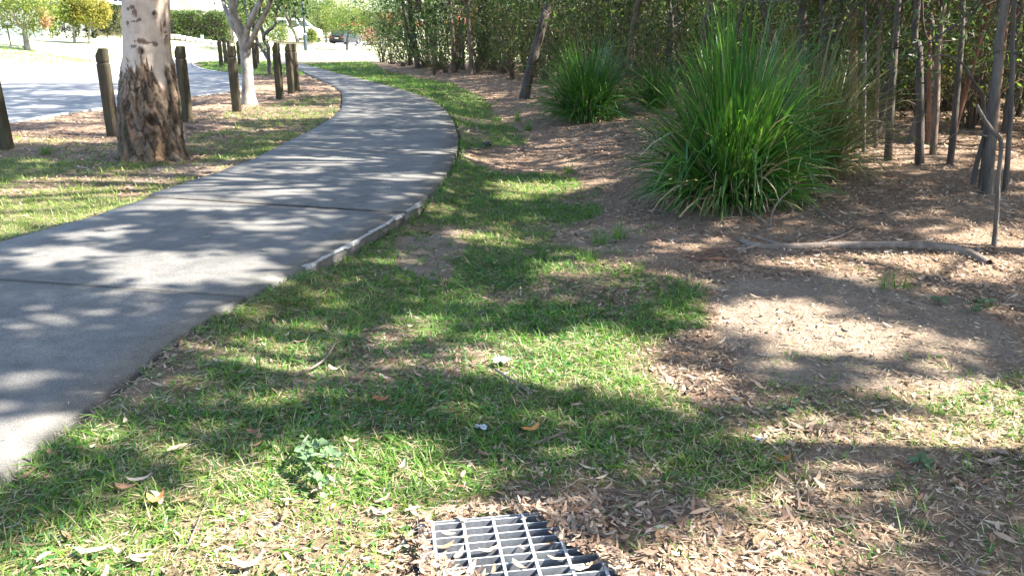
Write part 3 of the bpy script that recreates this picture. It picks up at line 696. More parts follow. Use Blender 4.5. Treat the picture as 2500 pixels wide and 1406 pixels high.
disp = rough*(.022 + (plates-.5)*.045 + (fine-.5)*.03 - .018*np.exp(-(crack/.07)**2)) + (n3(2, 71)-.5)*.012
lower = np.exp(-((ZZ-.05)/.18)**2)*.03*(n3(2.5,81)-.3)
R = rad*lobes + disp + lower
# healed branch scars
KN = [(.02,.48,.11,.05),(-.10,1.30,.055,.03),(.12,1.73,.035,.02),(-.32,1.62,.03,.016),(.35,1.46,.04,.018)]
dTH = (TH - face + math.pi) % (2*math.pi) - math.pi
for a, z, s, hgt in KN:
    q = np.hypot(dTH*rad-a*.7, (ZZ-z)*.8)/s; R = R + hgt*np.exp(-(q-.75)**2*5) - hgt*1.1*np.exp(-q**2*3)
Vx = np.stack([cxx[:, None]+R*np.cos(TH), R*np.sin(TH), ZZ], -1).reshape(-1, 3)
smooth_c = np.array([.50,.40,.325])*(.86+.28*n3(2.4, 91, .5))[..., None]
smooth_c = smooth_c*(1-sm(.55,.72,n3(1.5,95,.25))[..., None]*np.array([.12,.2,.26]))
rc = np.array([.135,.098,.07])*(.45+1.0*plates+.35*(fine-.5))[..., None]
red = sm(.56,.68,n3(3,101))[..., None]; rc = rc*(1-red) + np.array([.24,.125,.08])*red*(.5+plates)[..., None]
grey = sm(.5,.66,n3(2.2,111))[..., None]; rc = rc*(1-.6*grey) + np.array([.22,.19,.155])*.6*grey
rc = rc*(1-.65*np.exp(-(crack/.09)**2))[..., None]
moss = (sm(.3,.9,np.cos(dTH+1.1))*sm(.45,.62,n3(3,131))*sm(.9,.1,ZZ))[..., None]*.6; rc = rc*(1-moss) + np.array([.05,.06,.03])*moss
cc = smooth_c*(1-rough[..., None]) + rc*rough[..., None]
flake = (sm(.665,.70,n3(3.6,141,.7)) * sm(2.3,1.25,ZZ)*(1-rough))[..., None]; cc = cc*(1-flake) + np.array([.17,.09,.06])*flake
spots = [(-.16,1.80,.05,.025),(-.13,1.74,.035,.05),(-.22,1.78,.03,.02),(-.08,1.66,.03,.022),(-.14,1.64,.045,.015),(-.08,1.42,.08,.03),(.0,1.40,.07,.018),(.09,1.385,.035,.03),(.22,1.60,.022,.05),(.23,1.52,.035,.025),(-.15,1.36,.05,.02),(-.12,1.06,.03,.08),(.10,.05,.05,.22)]
for a, z, sw, sh in spots:
    q = np.hypot((dTH*rad-a)/sw, (ZZ-z)/sh) + (n3(11,151)-.5)*2.6; w_ = sm(1.05,.75,q)[..., None]*.9
    col_ = np.array([.13,.078,.055]) if z > .2 else np.array([.42,.24,.13]); cc = cc*(1-w_) + col_*(.6+.8*fine[..., None])*w_
for a, z, s, hgt in KN:
    q = np.hypot(dTH*rad-a*.7, (ZZ-z)*.8)/s; w_ = np.exp(-q**2*2.2)[..., None]; cc = cc*(1-w_) + np.array([.06,.04,.03])*w_
i = np.arange(nr-1)[:, None]*na; j = np.arange(na)[None]
F = np.stack([i+j, i+(j+1)%na, i+na+(j+1)%na, i+na+j], -1).reshape(-1, 4)
link('trunk', mesh_np('trunk', Vx, F, [M['bark']], np.clip(cc,0.01,1).reshape(-1,3), True), euc)
for a, ln in ((face-.5,.2),(face+.75,.18),(face+2.2,.25),(face-1.9,.25)):
    d = np.array([math.cos(a), math.sin(a)]); MB().tube(smooth_path([(*(d*.33),.05),(*(d*(.34+ln*.55)),-.01),(*(d*(.36+ln)),-.07)],4), np.linspace(.07,.03,9), 8).build('root', M['brown_bark'], euc, smooth=True)

for i_ in range(13):     # bark strips peeling off around the boundary
    a = face + rng.normal()*.75; z = 1.12 + rng.normal()*.13; rr_ = np.interp(z, [0,.7,1.05,1.4,1.9],[.40,.36,.315,.285,.28]); cx_ = np.interp(z,[0,.6,1.2,2],[0,.05,.11,.19]); hh = rng.uniform(.05,.15); ww = rng.uniform(.012,.035); out_ = rng.uniform(.01,.035)
    Cn = np.array([[(cx_+math.cos(a)*(rr_+.006+out_*t_**2), math.sin(a)*(rr_+.006+out_*t_**2), z+hh*(t_-.3)) for t_ in np.linspace(0,1,5)]]); Hn = np.tile(np.array([-math.sin(a), math.cos(a), .1])*ww/2, (1,5,1))*np.array([1,.95,.8,.6,.25])[None,:,None]
    V, F = strips(Cn, Hn); link('peeling_bark', mesh_np('peeling_bark', V, F, [M['bark']], np.tile(np.array([.19,.115,.075])*rng.uniform(.7,1.3), (len(V),1))), euc)
for i_ in range(34):     # shed bark lying around the foot
    a = rng.uniform(0, 6.28); d_ = .42 + abs(rng.normal())*.22; x_, y_ = EUC[0]+math.cos(a)*d_, EUC[1]+math.sin(a)*d_; L_ = rng.uniform(.06,.2); yw = rng.uniform(0,6.28)
    if x_ > xl(y_)-.15: continue
    Cn = np.array([[(L_*(t_-.5), .01*math.sin(t_*5+i_), .012+.02*(t_-.5)**2*4) for t_ in np.linspace(0,1,5)]]); Hn = np.tile(np.array([0,rng.uniform(.006,.016),.004]), (1,5,1))
    V, F = strips(Cn, Hn); o = link('bark_strip', mesh_np('bark_strip', V, F, [M['litter']], np.tile(np.array([.22,.14,.10])*rng.uniform(.6,1.5), (len(V),1))), None, (x_, y_, hz1(x_, y_)), yw); tag(o, 'strip of shed bark lying around the foot of the gum tree', 'bark', 'shed bark around the gum tree')
# ------------------------------------------------------------------ timber bollards
def bollard_proto(Hb, s):
    t = thing('timber_bollard', 'x', 'bollard', (0,0,0))
    hs = s/2; bv = s*.09
    ring = [(-hs+bv,-hs),(hs-bv,-hs),(hs,-hs+bv),(hs,hs-bv),(hs-bv,hs),(-hs+bv,hs),(-hs,hs-bv),(-hs,-hs+bv)]
    def loft(levels):
        m = MB(); n = 8
        for z, k in levels:
            for x, y in ring:
                m.v.append((x*k, y*k, z(x) if callable(z) else z))
        for l in range(len(levels)-1):
            for q in range(n): m.f.append((l*n+q, l*n+(q+1)%n, (l+1)*n+(q+1)%n, (l+1)*n+q))
        m.f.append(tuple(range(n-1,-1,-1))); m.f.append(tuple(range((len(levels)-1)*n, len(levels)*n))); return m
    gz = Hb-.21
    loft([(-.35,1),(gz-.035,1),(gz-.02,.97),(gz-.008,.86),(gz+.004,.86)]).build('shaft', M['post'], t)
    # cap with a sloping cut on one side
    m = MB(); n = 8
    for z, k in ((gz+.004,.86),(gz+.014,.97),(gz+.03,1)):
        for x, y in ring: m.v.append((x*k, y*k, z))
    for x, y in ring: m.v.append((x, y, Hb-.006-(.05*hs-x)*1.45 if x < .05*hs else Hb-.006))
    for l in range(3):
        for q in range(n): m.f.append((l*n+q, l*n+(q+1)%n, (l+1)*n+(q+1)%n, (l+1)*n+q))
    b_ = 3*n; m.f.append(tuple(range(n-1,-1,-1)))
    # top: flat part and sloping part
    i0 = len(m.v); m.v += [(.05*hs,-hs,Hb),(.05*hs,hs,Hb)]
    m.f.append((b_+0, i0, i0+1, b_+5, b_+6, b_+7)); m.f.append((i0, b_+1, b_+2, b_+3, b_+4, i0+1)); m.f.append((b_+0, b_+1, i0)); m.f.append((b_+4, b_+5, i0+1))
    m.build('cap', M['post'], t)
    return t
BOL = [((17,366),(-20,128),'timber bollard leaning beside the road edge, first before the gum tree',.10),
       ((277,331),(262,118),'timber bollard half hidden by the gum trunk with a sunlit yellow side',0),
       ((459,297),(449,113),'dark mossy timber bollard just past the gum tree',-.35),
       ((579,275),(570,113),'reddish timber bollard in front of the forked pale tree',.12),
       ((684,243),(679,105),'sunlit timber bollard standing alone in the mulch past the pale tree',0),
       ((712,231),(707,107),'timber bollard next to the path bend, front one of a close pair',.05),
       ((724,223),(717,107),'timber bollard next to the path bend, back one of a close pair',.1)]
proto = None
for (bp, tp, lab, yaw) in BOL + [((541,163),(539,98),0,0),((552,157),(550,97),0,.1),((563,157),(561,100),0,0),((586,160),(583,100),0,0),((624,169),(619,104),0,0),((630,158),(626,104),0,.1)]:
    b = G(*bp); k = b[1]*.954/FPX; Hh = P(*tp, b[1])[2]-b[2]
    t = bollard_proto(1.3, .148) if proto is None else copy_tree(proto)
    proto = proto or t
    t.location = b; t.scale = (1, 1, Hh/1.3)
    t.rotation_euler = (0, 0, math.radians(-9)+yaw)
    t['label'] = lab or 'small distant timber bollard on the green strip beyond the driveway'
    t['group'] = 'bollards along the verge' if lab else 'bollards on the green strip'
    if lab and lab.startswith('timber bollard leaning'): t.rotation_euler[1] = math.radians(-2.0)

# ------------------------------------------------------------------ pale forked tree and the smaller one behind it
def limb_tree(name, label, bpx, limbs, mat, crown=None, pal=None, seed=1, leafless=False):
    b = G(*bpx); Yd = b[1]; t = thing(name, label, 'tree', b); parts = []
    k = Yd*.954/FPX
    for pts, widths, dy in limbs:
        q = [P(px, py, Yd+dd) - b for (px, py), dd in zip(pts, dy)]
        q = smooth_path(q, 6); w_ = np.interp(np.linspace(0,1,len(q)), np.linspace(0,1,len(widths)), widths)*k/2
        parts.append(tube(q, w_, 10, .10, seed))
    V, F = joinVF(parts); link('trunk', mesh_np('trunk', V, F, [M[mat]], smooth=True), t)
    if crown is not None:
        C = np.asarray(crown); V, F, cc = leaf_cloud(C, .55, 40, .16, .08, pal, seed); link('crown', mesh_np('crown', V, F, [M['foliage']], cc), t)
    return t, b
pale_limbs = [
 ([(609,258),(606,225),(604,180),(600,130),(597,100)],[44,33,29,28,27],[0,0,0,0,0]),
 ([(597,112),(585,88),(568,62),(556,35),(545,5),(535,-60)],[22,15,13,12,11,8],[0,0,.1,.3,.5,.9]),
 ([(597,112),(584,68),(571,35),(566,0),(560,-80)],[26,22,20,18,12],[0,-.1,-.2,-.3,-.5]),
 ([(598,112),(602,80),(612,50),(626,20),(640,-10),(655,-70)],[22,16,14,12,11,8],[0,-.1,-.3,-.4,-.4,-.5]),
 ([(603,120),(616,95),(632,62),(647,35),(660,5),(672,-50)],[16,13,12,11,10,7],[0,-.2,-.5,-.7,-.9,-1.3]),
 ([(571,38),(578,10),(590,-30)],[9,7,5],[-.2,0,.2]),([(612,50),(600,25),(596,0),(590,-40)],[7,6,5,4],[-.3,-.1,0,.3])]
pb = G(609, 255); PY = pb[1]
pc = np.array([P(px, py, PY+dd)-pb for px, py, dd in [(520,-120,1),(560,-150,-.4),(600,-140,.5),(640,-130,-.5),(680,-120,-1),(545,-170,.5),(620,-190,0),(665,-170,.4),(585,-200,.8),(500,-160,0),(700,-160,0)]])
pc = np.vstack([pc + rng.normal(size=pc.shape)*.5 for _ in range(5)]); pc[:, 2] = np.maximum(pc[:, 2], 3.3)
limb_tree('pale_forked_tree', 'pale lichen-spotted tree forking into many limbs behind the reddish bollard', (609,255), pale_limbs, 'pale_bark', pc, GREEN, 4)
small_limbs = [([(660,184),(658,165),(656,145),(653,132)],[13,10,10,10],[0]*4),
 ([(655,145),(642,122),(630,105),(622,85),(618,60),(612,10)],[9,9,8,8,7,5],[0,.2,.4,.4,.3,.3]),
 ([(655,140),(655,115),(645,100),(646,85),(660,72),(672,60),(676,25),(690,-30)],[10,10,9,8,8,7,6,5],[0,0,0,-.2,-.3,-.2,0,.2]),
 ([(645,98),(640,75),(632,45),(640,-5)],[8,7,6,4],[0,.3,.5,.6])]
sb = G(660, 183); sc = np.array([P(px, py, sb[1]+dd)-sb for px, py, dd in [(612,0,.3),(640,-20,.5),(690,-20,0),(660,-40,-.5),(625,-50,0),(700,-60,.4),(668,10,.6),(650,30,1.0)]])
sc = np.vstack([sc + rng.normal(size=sc.shape)*np.array([.5,.5,.35]) for _ in range(4)])
limb_tree('small_crooked_tree', 'small crooked grey tree with crossing stems beside the path bend', (660,183), small_limbs, 'grey_bark', sc, GREEN+YELLOWGREEN, 6)

# ------------------------------------------------------------------ woodland: measured trunks first
TREES = []      # (x, y, height) of every tree whose crown shades the place
def b_low(p): return 1 if p[0] < 1260 else 2 if p[0] > 1850 else 0
def trunk_from_px(label, pts, wpx, mat, Htop, dy=None, extra=None, group=None, seed=0, cat='tree', name='woodland_tree', low=None):
    low = (b_low(pts[0]) if low is None else low)
    b = G(*pts[0]); Yd = b[1]; k = Yd*.954/FPX; q = [P(px, py, Yd)-b for px, py in pts]; q[0] = np.array([0,0,-.15])
    d = unit(q[-1]-q[-2]); d[2] = max(d[2], .8); d = unit(d); h = q[-1][2]; last = q[-1]
    r_ = np.random.default_rng(seed)
    for s in (.35, .7, 1.0):
        last = q[-1] if s == .35 else last
        nx_ = q[len(pts)-1] + d*(Htop-h)*s + np.array([r_.normal()*.18, r_.normal()*.18, 0]); q.append(nx_)
    q = smooth_path(q, 5); w_ = np.interp(np.linspace(0,1,len(q)), [0,.06,.5,1], [wpx*1.3,wpx,wpx*.75,wpx*.25])*k/2
    parts = [tube(q, w_, 10, .12, seed)]
    for e in (extra or []):
        eq = smooth_path([P(px, py, Yd+(dd))-b for px, py, dd in e[0]], 5); parts.append(tube(eq, np.linspace(e[1], e[2], len(eq))*k/2, 7))
    # a few dead twigs on the lower stem
    for _ in range(4):
        z = r_.uniform(.4, 3.0); p0 = np.array([np.interp(z, q[:,2], q[:,0]), np.interp(z, q[:,2], q[:,1]), z]); a = r_.uniform(0, 6.28); L_ = r_.uniform(.3,.9)
        p1 = p0 + np.array([math.cos(a)*L_*.6, math.sin(a)*L_*.6, L_*.1]); p2 = p0 + np.array([math.cos(a)*L_, math.sin(a)*L_, L_*r_.uniform(-.1,.5)])
        eq = smooth_path([p0,p1,p2],4); parts.append(tube(eq, np.linspace(.009,.003,len(eq)), 5))
    V, F = joinVF(parts); t = thing(name, label, cat, b, group=group)
    link('trunk', mesh_np('trunk', V, F, [M[mat]], smooth=True), t)
    TREES.append((b[0]+q[-1][0], b[1]+q[-1][1], b[2]+Htop, t))
    if low:
        C = np.column_stack([r_.normal(size=26)*1.1, r_.normal(size=26)*1.1, r_.uniform(1.5, 5.0, 26)]); C[:, 0] += np.interp(C[:, 2], q[:, 2], q[:, 0])
        if low == 2:
            C = np.column_stack([r_.normal(size=15)*.75, .5+np.abs(r_.normal(size=15))*.7, r_.uniform(1.0, 2.7, 15)])
        V, F, cc = leaf_cloud(C, .5 if low == 1 else .3, 60 if low == 1 else 34, .13 if low == 1 else .085, .045 if low == 1 else .024, GREEN+DARKGREEN+OLIVE, seed+700, .4); link('low_foliage', mesh_np('low_foliage', V, F, [M['foliage']], cc), t)
        V, F = joinVF(limbs_to(np.array([np.interp(2.2, q[:,2], q[:,0]), 0, 2.2]), C[:9], .02, seed)); link('low_limb', mesh_np('low_limb', V, F, [M[mat]]), t)
    return t
trunk_from_px('dark woodland tree leaning over the grassy bend, with a thinner side stem', [(1023,168),(1012,110),(1005,56),(1000,0)], 15, 'dark_bark', 11, extra=[([(1014,135,0),(1003,108,-.2),(996,80,-.3),(984,20,-.4),(975,-60,-.4)],9,5)], seed=1)
trunk_from_px('dark tree leaning left behind the shrubs at the woodland edge', [(1064,168),(1056,104),(1040,55),(1018,0)], 13, 'dark_bark', 11, seed=2)
trunk_from_px('slim straight brown tree at the edge of the mulch', [(1108,179),(1106,100),(1102,50),(1100,0)], 11, 'brown_bark', 12, seed=3)
trunk_from_px('thin grey tree standing between two slim brown trees', [(1131,172),(1130,100),(1129,50),(1128,0)], 8, 'grey_bark', 11, seed=4)
trunk_from_px('slim brown tree with flaky bark, just right of a thin grey one', [(1150,183),(1149,100),(1144,50),(1141,0)], 12, 'brown_bark', 12, seed=5)
trunk_from_px('thick blackened trunk among the green shrubs', [(1186,166),(1185,100),(1183,50),(1180,0)], 18, 'dark_bark', 13, seed=6)
trunk_from_px('grey tree leaning right out of the mulch beside the far tussock', [(1277,242),(1296,165),(1318,85),(1332,30),(1344,0)], 25, 'dark_bark', 12, seed=7)
trunk_from_px('dark upright trunk behind the big tussock', [(1962,330),(1960,200),(1958,100),(1957,0)], 26, 'dark_bark', 12, seed=8)
trunk_from_px('grey trunk leaning behind the top of the big tussock', [(1905,300),(1890,120),(1875,60),(1858,0)], 18, 'grey_bark', 11, seed=9)
trunk_from_px('slender dark trunk with a rusty one close on its right', [(2016,345),(2015,200),(2012,100),(2008,0)], 17, 'dark_bark', 12, seed=10)
trunk_from_px('rusty orange-barked trunk right of the big tussock', [(2085,340),(2084,200),(2082,100),(2080,0)], 24, 'red_bark', 12, seed=11)
trunk_from_px('dark straight trunk in the open litter, left of a mossy-footed one', [(2170,391),(2176,250),(2184,120),(2193,0)], 19, 'dark_bark', 12, seed=12)
trunk_from_px('dark trunk with mossy foot in the open litter', [(2250,403),(2246,250),(2243,120),(2240,0)], 21, 'dark_bark', 12, seed=13)
trunk_from_px('rusty trunk close behind the mossy-footed one', [(2268,352),(2268,250),(2270,120),(2272,0)], 13, 'red_bark', 12, seed=14)
trunk_from_px('brown trunk that forks in two above head height of the sticks', [(2280,379),(2286,250),(2290,110),(2305,0)], 17, 'brown_bark', 12, extra=[([(2289,115,0),(2276,60,.1),(2266,0,.2),(2255,-120,.2)],14,9)], seed=15)
trunk_from_px('short-looking dark trunk leaning right in the litter', [(2320,403),(2328,320),(2340,180),(2350,0)], 17, 'dark_bark', 11, seed=16)
trunk_from_px('smooth grey trunk standing next to the fallen branch, largest on that side', [(2414,470),(2420,330),(2438,140),(2455,0)], 26, 'grey_bark', 12, extra=[([(2376,450,.1),(2385,400,.1),(2404,330,.05),(2425,240,0)],14,11)], seed=17)
trunk_from_px('thin grey trunk close beside the large smooth grey one', [(2459,466),(2466,300),(2472,150),(2476,0)], 13, 'grey_bark', 11, seed=18)
trunk_from_px('thin pale trunk right of the big tussock', [(2112,372),(2111,200),(2111,100),(2110,0)], 9, 'grey_bark', 10, seed=19)
trunk_from_px('thin pale trunk before the rusty one', [(2140,360),(2143,200),(2146,100),(2150,0)], 9, 'brown_bark', 10, seed=20)
# out-of-view trees of the same wood, whose crowns shade the verge
for i, (x, y) in enumerate([(5.6,2.2),(6.4,5.0),(7.4,-.6),(8.8,3.4),(6.0,-3.2),(9.5,7.0),(10.5,.5)]):
    z = hz1(x, y); t = thing('woodland_tree', 'woodland tree beside the litter bank outside the view', 'tree', (x,y,z), group='woodland trees beside the viewer')
    q = smooth_path([(0,0,-.15),(rng.normal()*.1,rng.normal()*.1,3),(rng.normal()*.3,rng.normal()*.3,7),(rng.normal()*.5,rng.normal()*.5,12)],5)
    V, F = tube(q, np.linspace(.13,.03,len(q)), 9, .1, i); link('trunk', mesh_np('trunk', V, F, [M['grey_bark']], smooth=True), t); TREES.append((x, y, 12, t))
# deeper woodland stems: a few prototypes copied
protos = []
for i in range(7):
    r_ = np.random.default_rng(300+i); t = thing('woodland_tree', 'slender stem deeper in the shaded woodland', 'tree', (0,0,0), group='slender stems deeper in the woodland')
    q = smooth_path([(0,0,-.2)] + [(r_.normal()*.07*z, r_.normal()*.07*z, z) for z in (1.5,3.5,6.5,10)], 5); r0 = r_.uniform(.045,.10)
    parts = [tube(q, np.linspace(r0*1.15, r0*.35, len(q)), 8, .12, i)]
    for _ in range(16):
        z = r_.uniform(.4, 4.2); p0 = np.array([np.interp(z, q[:,2], q[:,0]), np.interp(z, q[:,2], q[:,1]), z]); a = r_.uniform(0,6.28); L_ = r_.uniform(.4,1.3)
        eq = smooth_path([p0, p0+np.array([math.cos(a)*L_*.5, math.sin(a)*L_*.5, L_*.25]), p0+np.array([math.cos(a+.3)*L_, math.sin(a+.3)*L_, L_*r_.uniform(.1,.7)])],4); parts.append(tube(eq, np.linspace(.012,.003,len(eq)), 5))
    V, F = joinVF(parts); link('trunk', mesh_np('trunk', V, F, [M[['dark_bark','grey_bark','brown_bark','red_bark','dark_bark','grey_bark','brown_bark'][i]]], smooth=True), t)
    C = np.array([np.array([np.interp(z, q[:,2], q[:,0]), np.interp(z, q[:,2], q[:,1]), z]) + r_.normal(size=3)*np.array([.8,.8,.4]) for z in r_.uniform(2.2, 9.5, 40)])
    V, F, cc = leaf_cloud(C, .45, 13, .20, .07, OLIVE+GREEN, 320+i); link('crown', mesh_np('crown', V, F, [M['foliage']], cc), t)
    protos.append(t)
used = [0]*7; cnt = 0; tries = 0; placed = [(q[0], q[1]) for q in TREES]
while cnt < 150 and tries < 12000:
    tries += 1
    px = rng.uniform(1020, 2900); Yd = rng.uniform(11.5, 48) if px > 1500 else rng.uniform(24, 60)
    x = (px-1250)/FPX*Yd*.954
    edge_x = np.interp(Yd, [8,10,13,16,20,26,32,38,46,60], [6.0,5.2,5.0,3.2,1.6,.6,-.6,-2.4,-4,-6])
    if x < edge_x or any((x-a)**2+(Yd-b_)**2 < .45 for a, b_ in placed): continue
    placed.append((x, Yd)); i = cnt % 7; t = protos[i] if not used[i] else copy_tree(protos[i]); used[i] = 1
    t.location = (x, Yd, hz1(x, Yd)); t.rotation_euler = (rng.normal()*.04, rng.normal()*.04, rng.uniform(0,6.28)); s = rng.uniform(.8,1.3); t.scale = (s, s, rng.uniform(.9,1.15)); cnt += 1

cnt = 0; tries = 0
while cnt < 42 and tries < 4000:      # slim stems crowding the nearer litter floor
    tries += 1; px = rng.uniform(1960, 2750); Yd = rng.uniform(9.4, 16.5); x = (px-1250)/FPX*Yd*.954
    if x < np.interp(Yd, [9,11,16], [4.9,4.4,3.4]) or any((x-a)**2+(Yd-b_)**2 < .10 for a, b_ in placed): continue
    placed.append((x, Yd)); t = copy_tree(protos[cnt % 7]); cnt += 1; s = rng.uniform(.45, .85)
    t.location = (x, Yd, hz1(x, Yd)); t.rotation_euler = (rng.normal()*.05, rng.normal()*.05, rng.uniform(0,6.28)); t.scale = (s, s, rng.uniform(.85,1.1)); t['label'] = 'slim stem rising from the open litter floor right of the tussock'; t['group'] = 'slim stems on the open litter floor'
# understory shrubs: prototypes copied
def shrub_proto(i, pal, h, w, leaf, ratio, name, lab, grp, nk=46, per=34, twig=22, droop=.2):
    r_ = np.random.default_rng(500+i); t = thing(name, lab, 'shrub', (0,0,0), group=grp)
    C = np.column_stack([r_.normal(size=nk)*w*.42, r_.normal(size=nk)*w*.42, h*(.12+.88*r_.random(nk))])
    V, F, cc = leaf_cloud(C, .34*w/1.4, per, leaf, leaf*ratio, pal, 510+i, droop); V[:, 2] = np.maximum(V[:, 2], .01)
    link('foliage', mesh_np('foliage', V, F, [M['foliage']], cc), t)
    parts = []
    for q in range(twig):
        c_ = C[q]; parts.append(tube(smooth_path([(r_.normal()*.06, r_.normal()*.06, -.1), (c_[0]*.4, c_[1]*.4, c_[2]*.55), c_],4), np.linspace(.018,.005,9), 5))
    V, F = joinVF(parts); link('stem', mesh_np('stem', V, F, [M['brown_bark']]), t); return t
SH = [shrub_proto(0, GREEN, 2.4, 1.5, .12, .30, 'understory_shrub', 'fine-leaved green shrub in the woodland understory', 'green shrubs in the understory'),
      shrub_proto(1, OLIVE, 2.8, 1.7, .11, .30, 'understory_shrub', 'twiggy olive-brown shrub in the woodland understory', 'olive shrubs in the understory'),
      shrub_proto(2, DARKGREEN+OLIVE, 2.2, 1.4, .11, .36, 'understory_shrub', 'dark leafy shrub in the woodland understory', 'dark shrubs in the understory'),
      shrub_proto(3, YELLOWGREEN+OLIVE, 2.6, 1.6, .11, .32, 'understory_shrub', 'yellowish sunlit shrub in the woodland understory', 'yellowish shrubs in the understory')]
su = [0]*4; SHD = [t_['label'] for t_ in SH]
def put_shrub(i, x, y, s):
    t = SH[i] if not su[i] else copy_tree(SH[i]); su[i] = 1; t['label'] = SHD[i]
    t.location = (x, y, hz1(x, y)); t.rotation_euler = (0, 0, rng.uniform(0, 6.28)); t.scale = (s, s, s*rng.uniform(.85, 1.2))
    return t
SHL = {935:'green shrub at the outer corner of the woodland nearest the parked cars',1000:'dark shrub at the foot of the leaning dark tree with a side stem',1045:'green shrub between the two dark leaning trees',1120:'dark shrub between the slim brown tree and the thin grey tree',1175:'green shrub crowding the thick blackened trunk',1240:'dark shrub between the blackened trunk and the leaning grey tree',955:'yellowish shrub at the grassy edge of the wood beside the bend',1330:'olive shrub just behind the leaning grey tree',1600:'dark shrub between the two large tussocks',1550:'olive shrub behind the second tussock',1060:'low dark sprawling shrub in the mulch before the slim brown tree'}
for px, py, i, s in [(935,152,0,1.15),(1000,160,2,1.2),(1045,166,0,1.3),(1120,170,2,1.2),(1175,165,0,1.4),(1240,172,2,1.3),(955,158,3,.95),(985,163,0,.9),(1075,172,0,.95),(1090,178,0,.6),(1165,178,2,.8),(1225,180,0,.9),(1250,195,1,.7),(1205,170,3,.6),(1330,205,1,1.0),(1385,195,2,.9),(1300,190,0,.9),(1440,200,1,1.0),(1500,205,2,1.0),(1560,210,1,1.1),(1620,225,1,.9),(1540,190,0,1.1),(1690,235,0,.9),(1660,200,1,1.2),(1760,240,1,.9),(1820,235,2,.9),(1880,220,1,1.1),(1350,172,3,1.1),(1450,170,3,1.2),(1060,185,2,.35),(1410,215,1,.8),(1600,260,2,.7),(1550,248,1,.7)]:
    b = G(px, py); t = put_shrub(i, b[0], b[1], s)
    if px in SHL: t['label'] = SHL[px]
for _ in range(46):      # thin twiggy undergrowth between the nearer stems
    px = rng.uniform(1850, 2800); Yd = rng.uniform(11.5, 20); x = (px-1250)/FPX*Yd*.954
    if x > np.interp(Yd, [11,14,20], [5.6,4.6,3.6]): put_shrub(int(rng.choice([1,1,2,3])), x, Yd, rng.uniform(.45, .95))
for _ in range(170):
    px = rng.uniform(1080, 2800); Yd = rng.uniform(19, 62); x = (px-1250)/FPX*Yd*.954
    if x < np.interp(Yd, [18,26,32,46],[4.5,2,0,-3]): continue
    put_shrub(int(rng.choice([0,1,1,2,3,3])), x, Yd, rng.uniform(.8, 1.4))
# ------------------------------------------------------------------ canopy: unseen leaf clumps on the trees, placed to cast the wanted dapples
def proj(x, y, z=0.0):
    dz = np.asarray(z)-CAM_H; f = y*math.cos(PITCH) - dz*math.sin(PITCH); u = y*math.sin(PITCH) + dz*math.cos(PITCH)
    return 1250 + FPX*x/f, 703 - FPX*u/f
LIT = [(150,478,300,72),(460,506,150,15),(440,662,165,38),(120,628,140,20),(60,905,70,16),(50,1090,70,70),(640,880,165,45),(1225,925,95,45),(1420,860,190,52),(1650,935,85,28),(1860,770,150,42),(2030,830,190,26),(1450,642,70,24),(720,1140,260,48),(1020,1150,220,30),(350,1330,420,75),(900,1370,330,80),(1150,1290,260,80),(1750,1385,420,48),(2430,1010,120,70),(2150,1075,260,30),(1080,762,75,26),(1390,355,130,26),(2150,395,220,14),(2150,655,240,24),(2400,640,160,50),(1330,440,120,16),(1180,560,90,14),(150,330,180,18),(700,276,140,18),(560,258,70,10),(650,215,70,8),(1170,235,60,10),(950,190,80,6),(1600,520,60,12),(900,340,110,8),(760,400,120,7),(980,440,90,7),(700,470,100,9),(1900,1250,150,25),(2280,900,120,12),(620,560,70,9),(250,575,90,8)]
LITG = []
for cx, cy, rx, ry in LIT:
    c_ = G0(cx, cy); f_ = c_[1]*math.cos(PITCH)+CAM_H*math.sin(PITCH); pm = FPX/f_; sn = CAM_H/math.hypot(CAM_H, c_[1])
    LITG.append((c_[0], c_[1], rx/pm+.13, min(ry/pm/sn, 1.6)+.13))
def shade(gx, gy):
    px, py = proj(gx, gy); d = (fbm(gx, gy, 1.9, 201)-.5)*1.1
    lit = np.zeros(gx.shape, bool)
    for cx, cy, rx, ry in LITG: lit |= (((gx-cx)/rx)**2 + ((gy-cy)/ry)**2 + d) < 1
    s = np.where(lit, .0, .95)
    # finer dapple over the farther path and wood
    dap = sm(.40, .56, fbm(gx*.55, gy, 1.25, 205))
    s = np.where(gy > 8.5, s*(.25+.75*dap), s)
    road_ = inpoly(gx, gy, ROAD)
    rs = ((py > 205) & (py < 288) & (px < 300) & (fbm(gx*.5, gy, .9, 207) > .42)) | ((px > 420) & (px < 660) & (py > 150) & (py < 240))
    s = np.where(road_, np.where(rs, .8, .0), s)
    s = np.where((px < 250) & (py < 300) & ~road_, .1, s)
    s = np.where((gx > 2.2) & (gy > 8.5), s*.38, s)
    s = np.where(gy > 43.5, 0, s)
    return s
nC = 95000; gx = rng.uniform(-16, 15, nC); gy = rng.uniform(-1.5, 45, nC)
keep = rng.random(nC) < shade(gx, gy)*np.where(gy < 14, 1, .62); gx, gy = gx[keep], gy[keep]
need = np.maximum(5.5, (1.5 - gx)*.95 + .0*gy)
edge_c = np.interp(gy, [0,10,13,16,20,26,32,38,46], [3,3,3,2,1,0,-1.4,-3,-5])
hk = TOSUN[0]/TOSUN[2]; zmin = np.clip((edge_c-1.6-gx)/hk, 6.2, 15); zc = zmin + rng.random(len(gx))*np.where(zmin > 11, 1.8, 4.5)
CC = np.column_stack([gx + TOSUN[0]/TOSUN[2]*zc, gy + TOSUN[1]/TOSUN[2]*zc, zc])  # each clump set up the sun ray from its wanted shade spot
TREES.append((EUC[0], EUC[1], 12, euc)); TREES.append((pb[0], pb[1], 9, None))
TP = np.array([(a, b_) for a, b_, c_, d_ in TREES]); dist2 = ((CC[:, None, :2]-TP[None])**2).sum(-1); own = dist2.argmin(1)
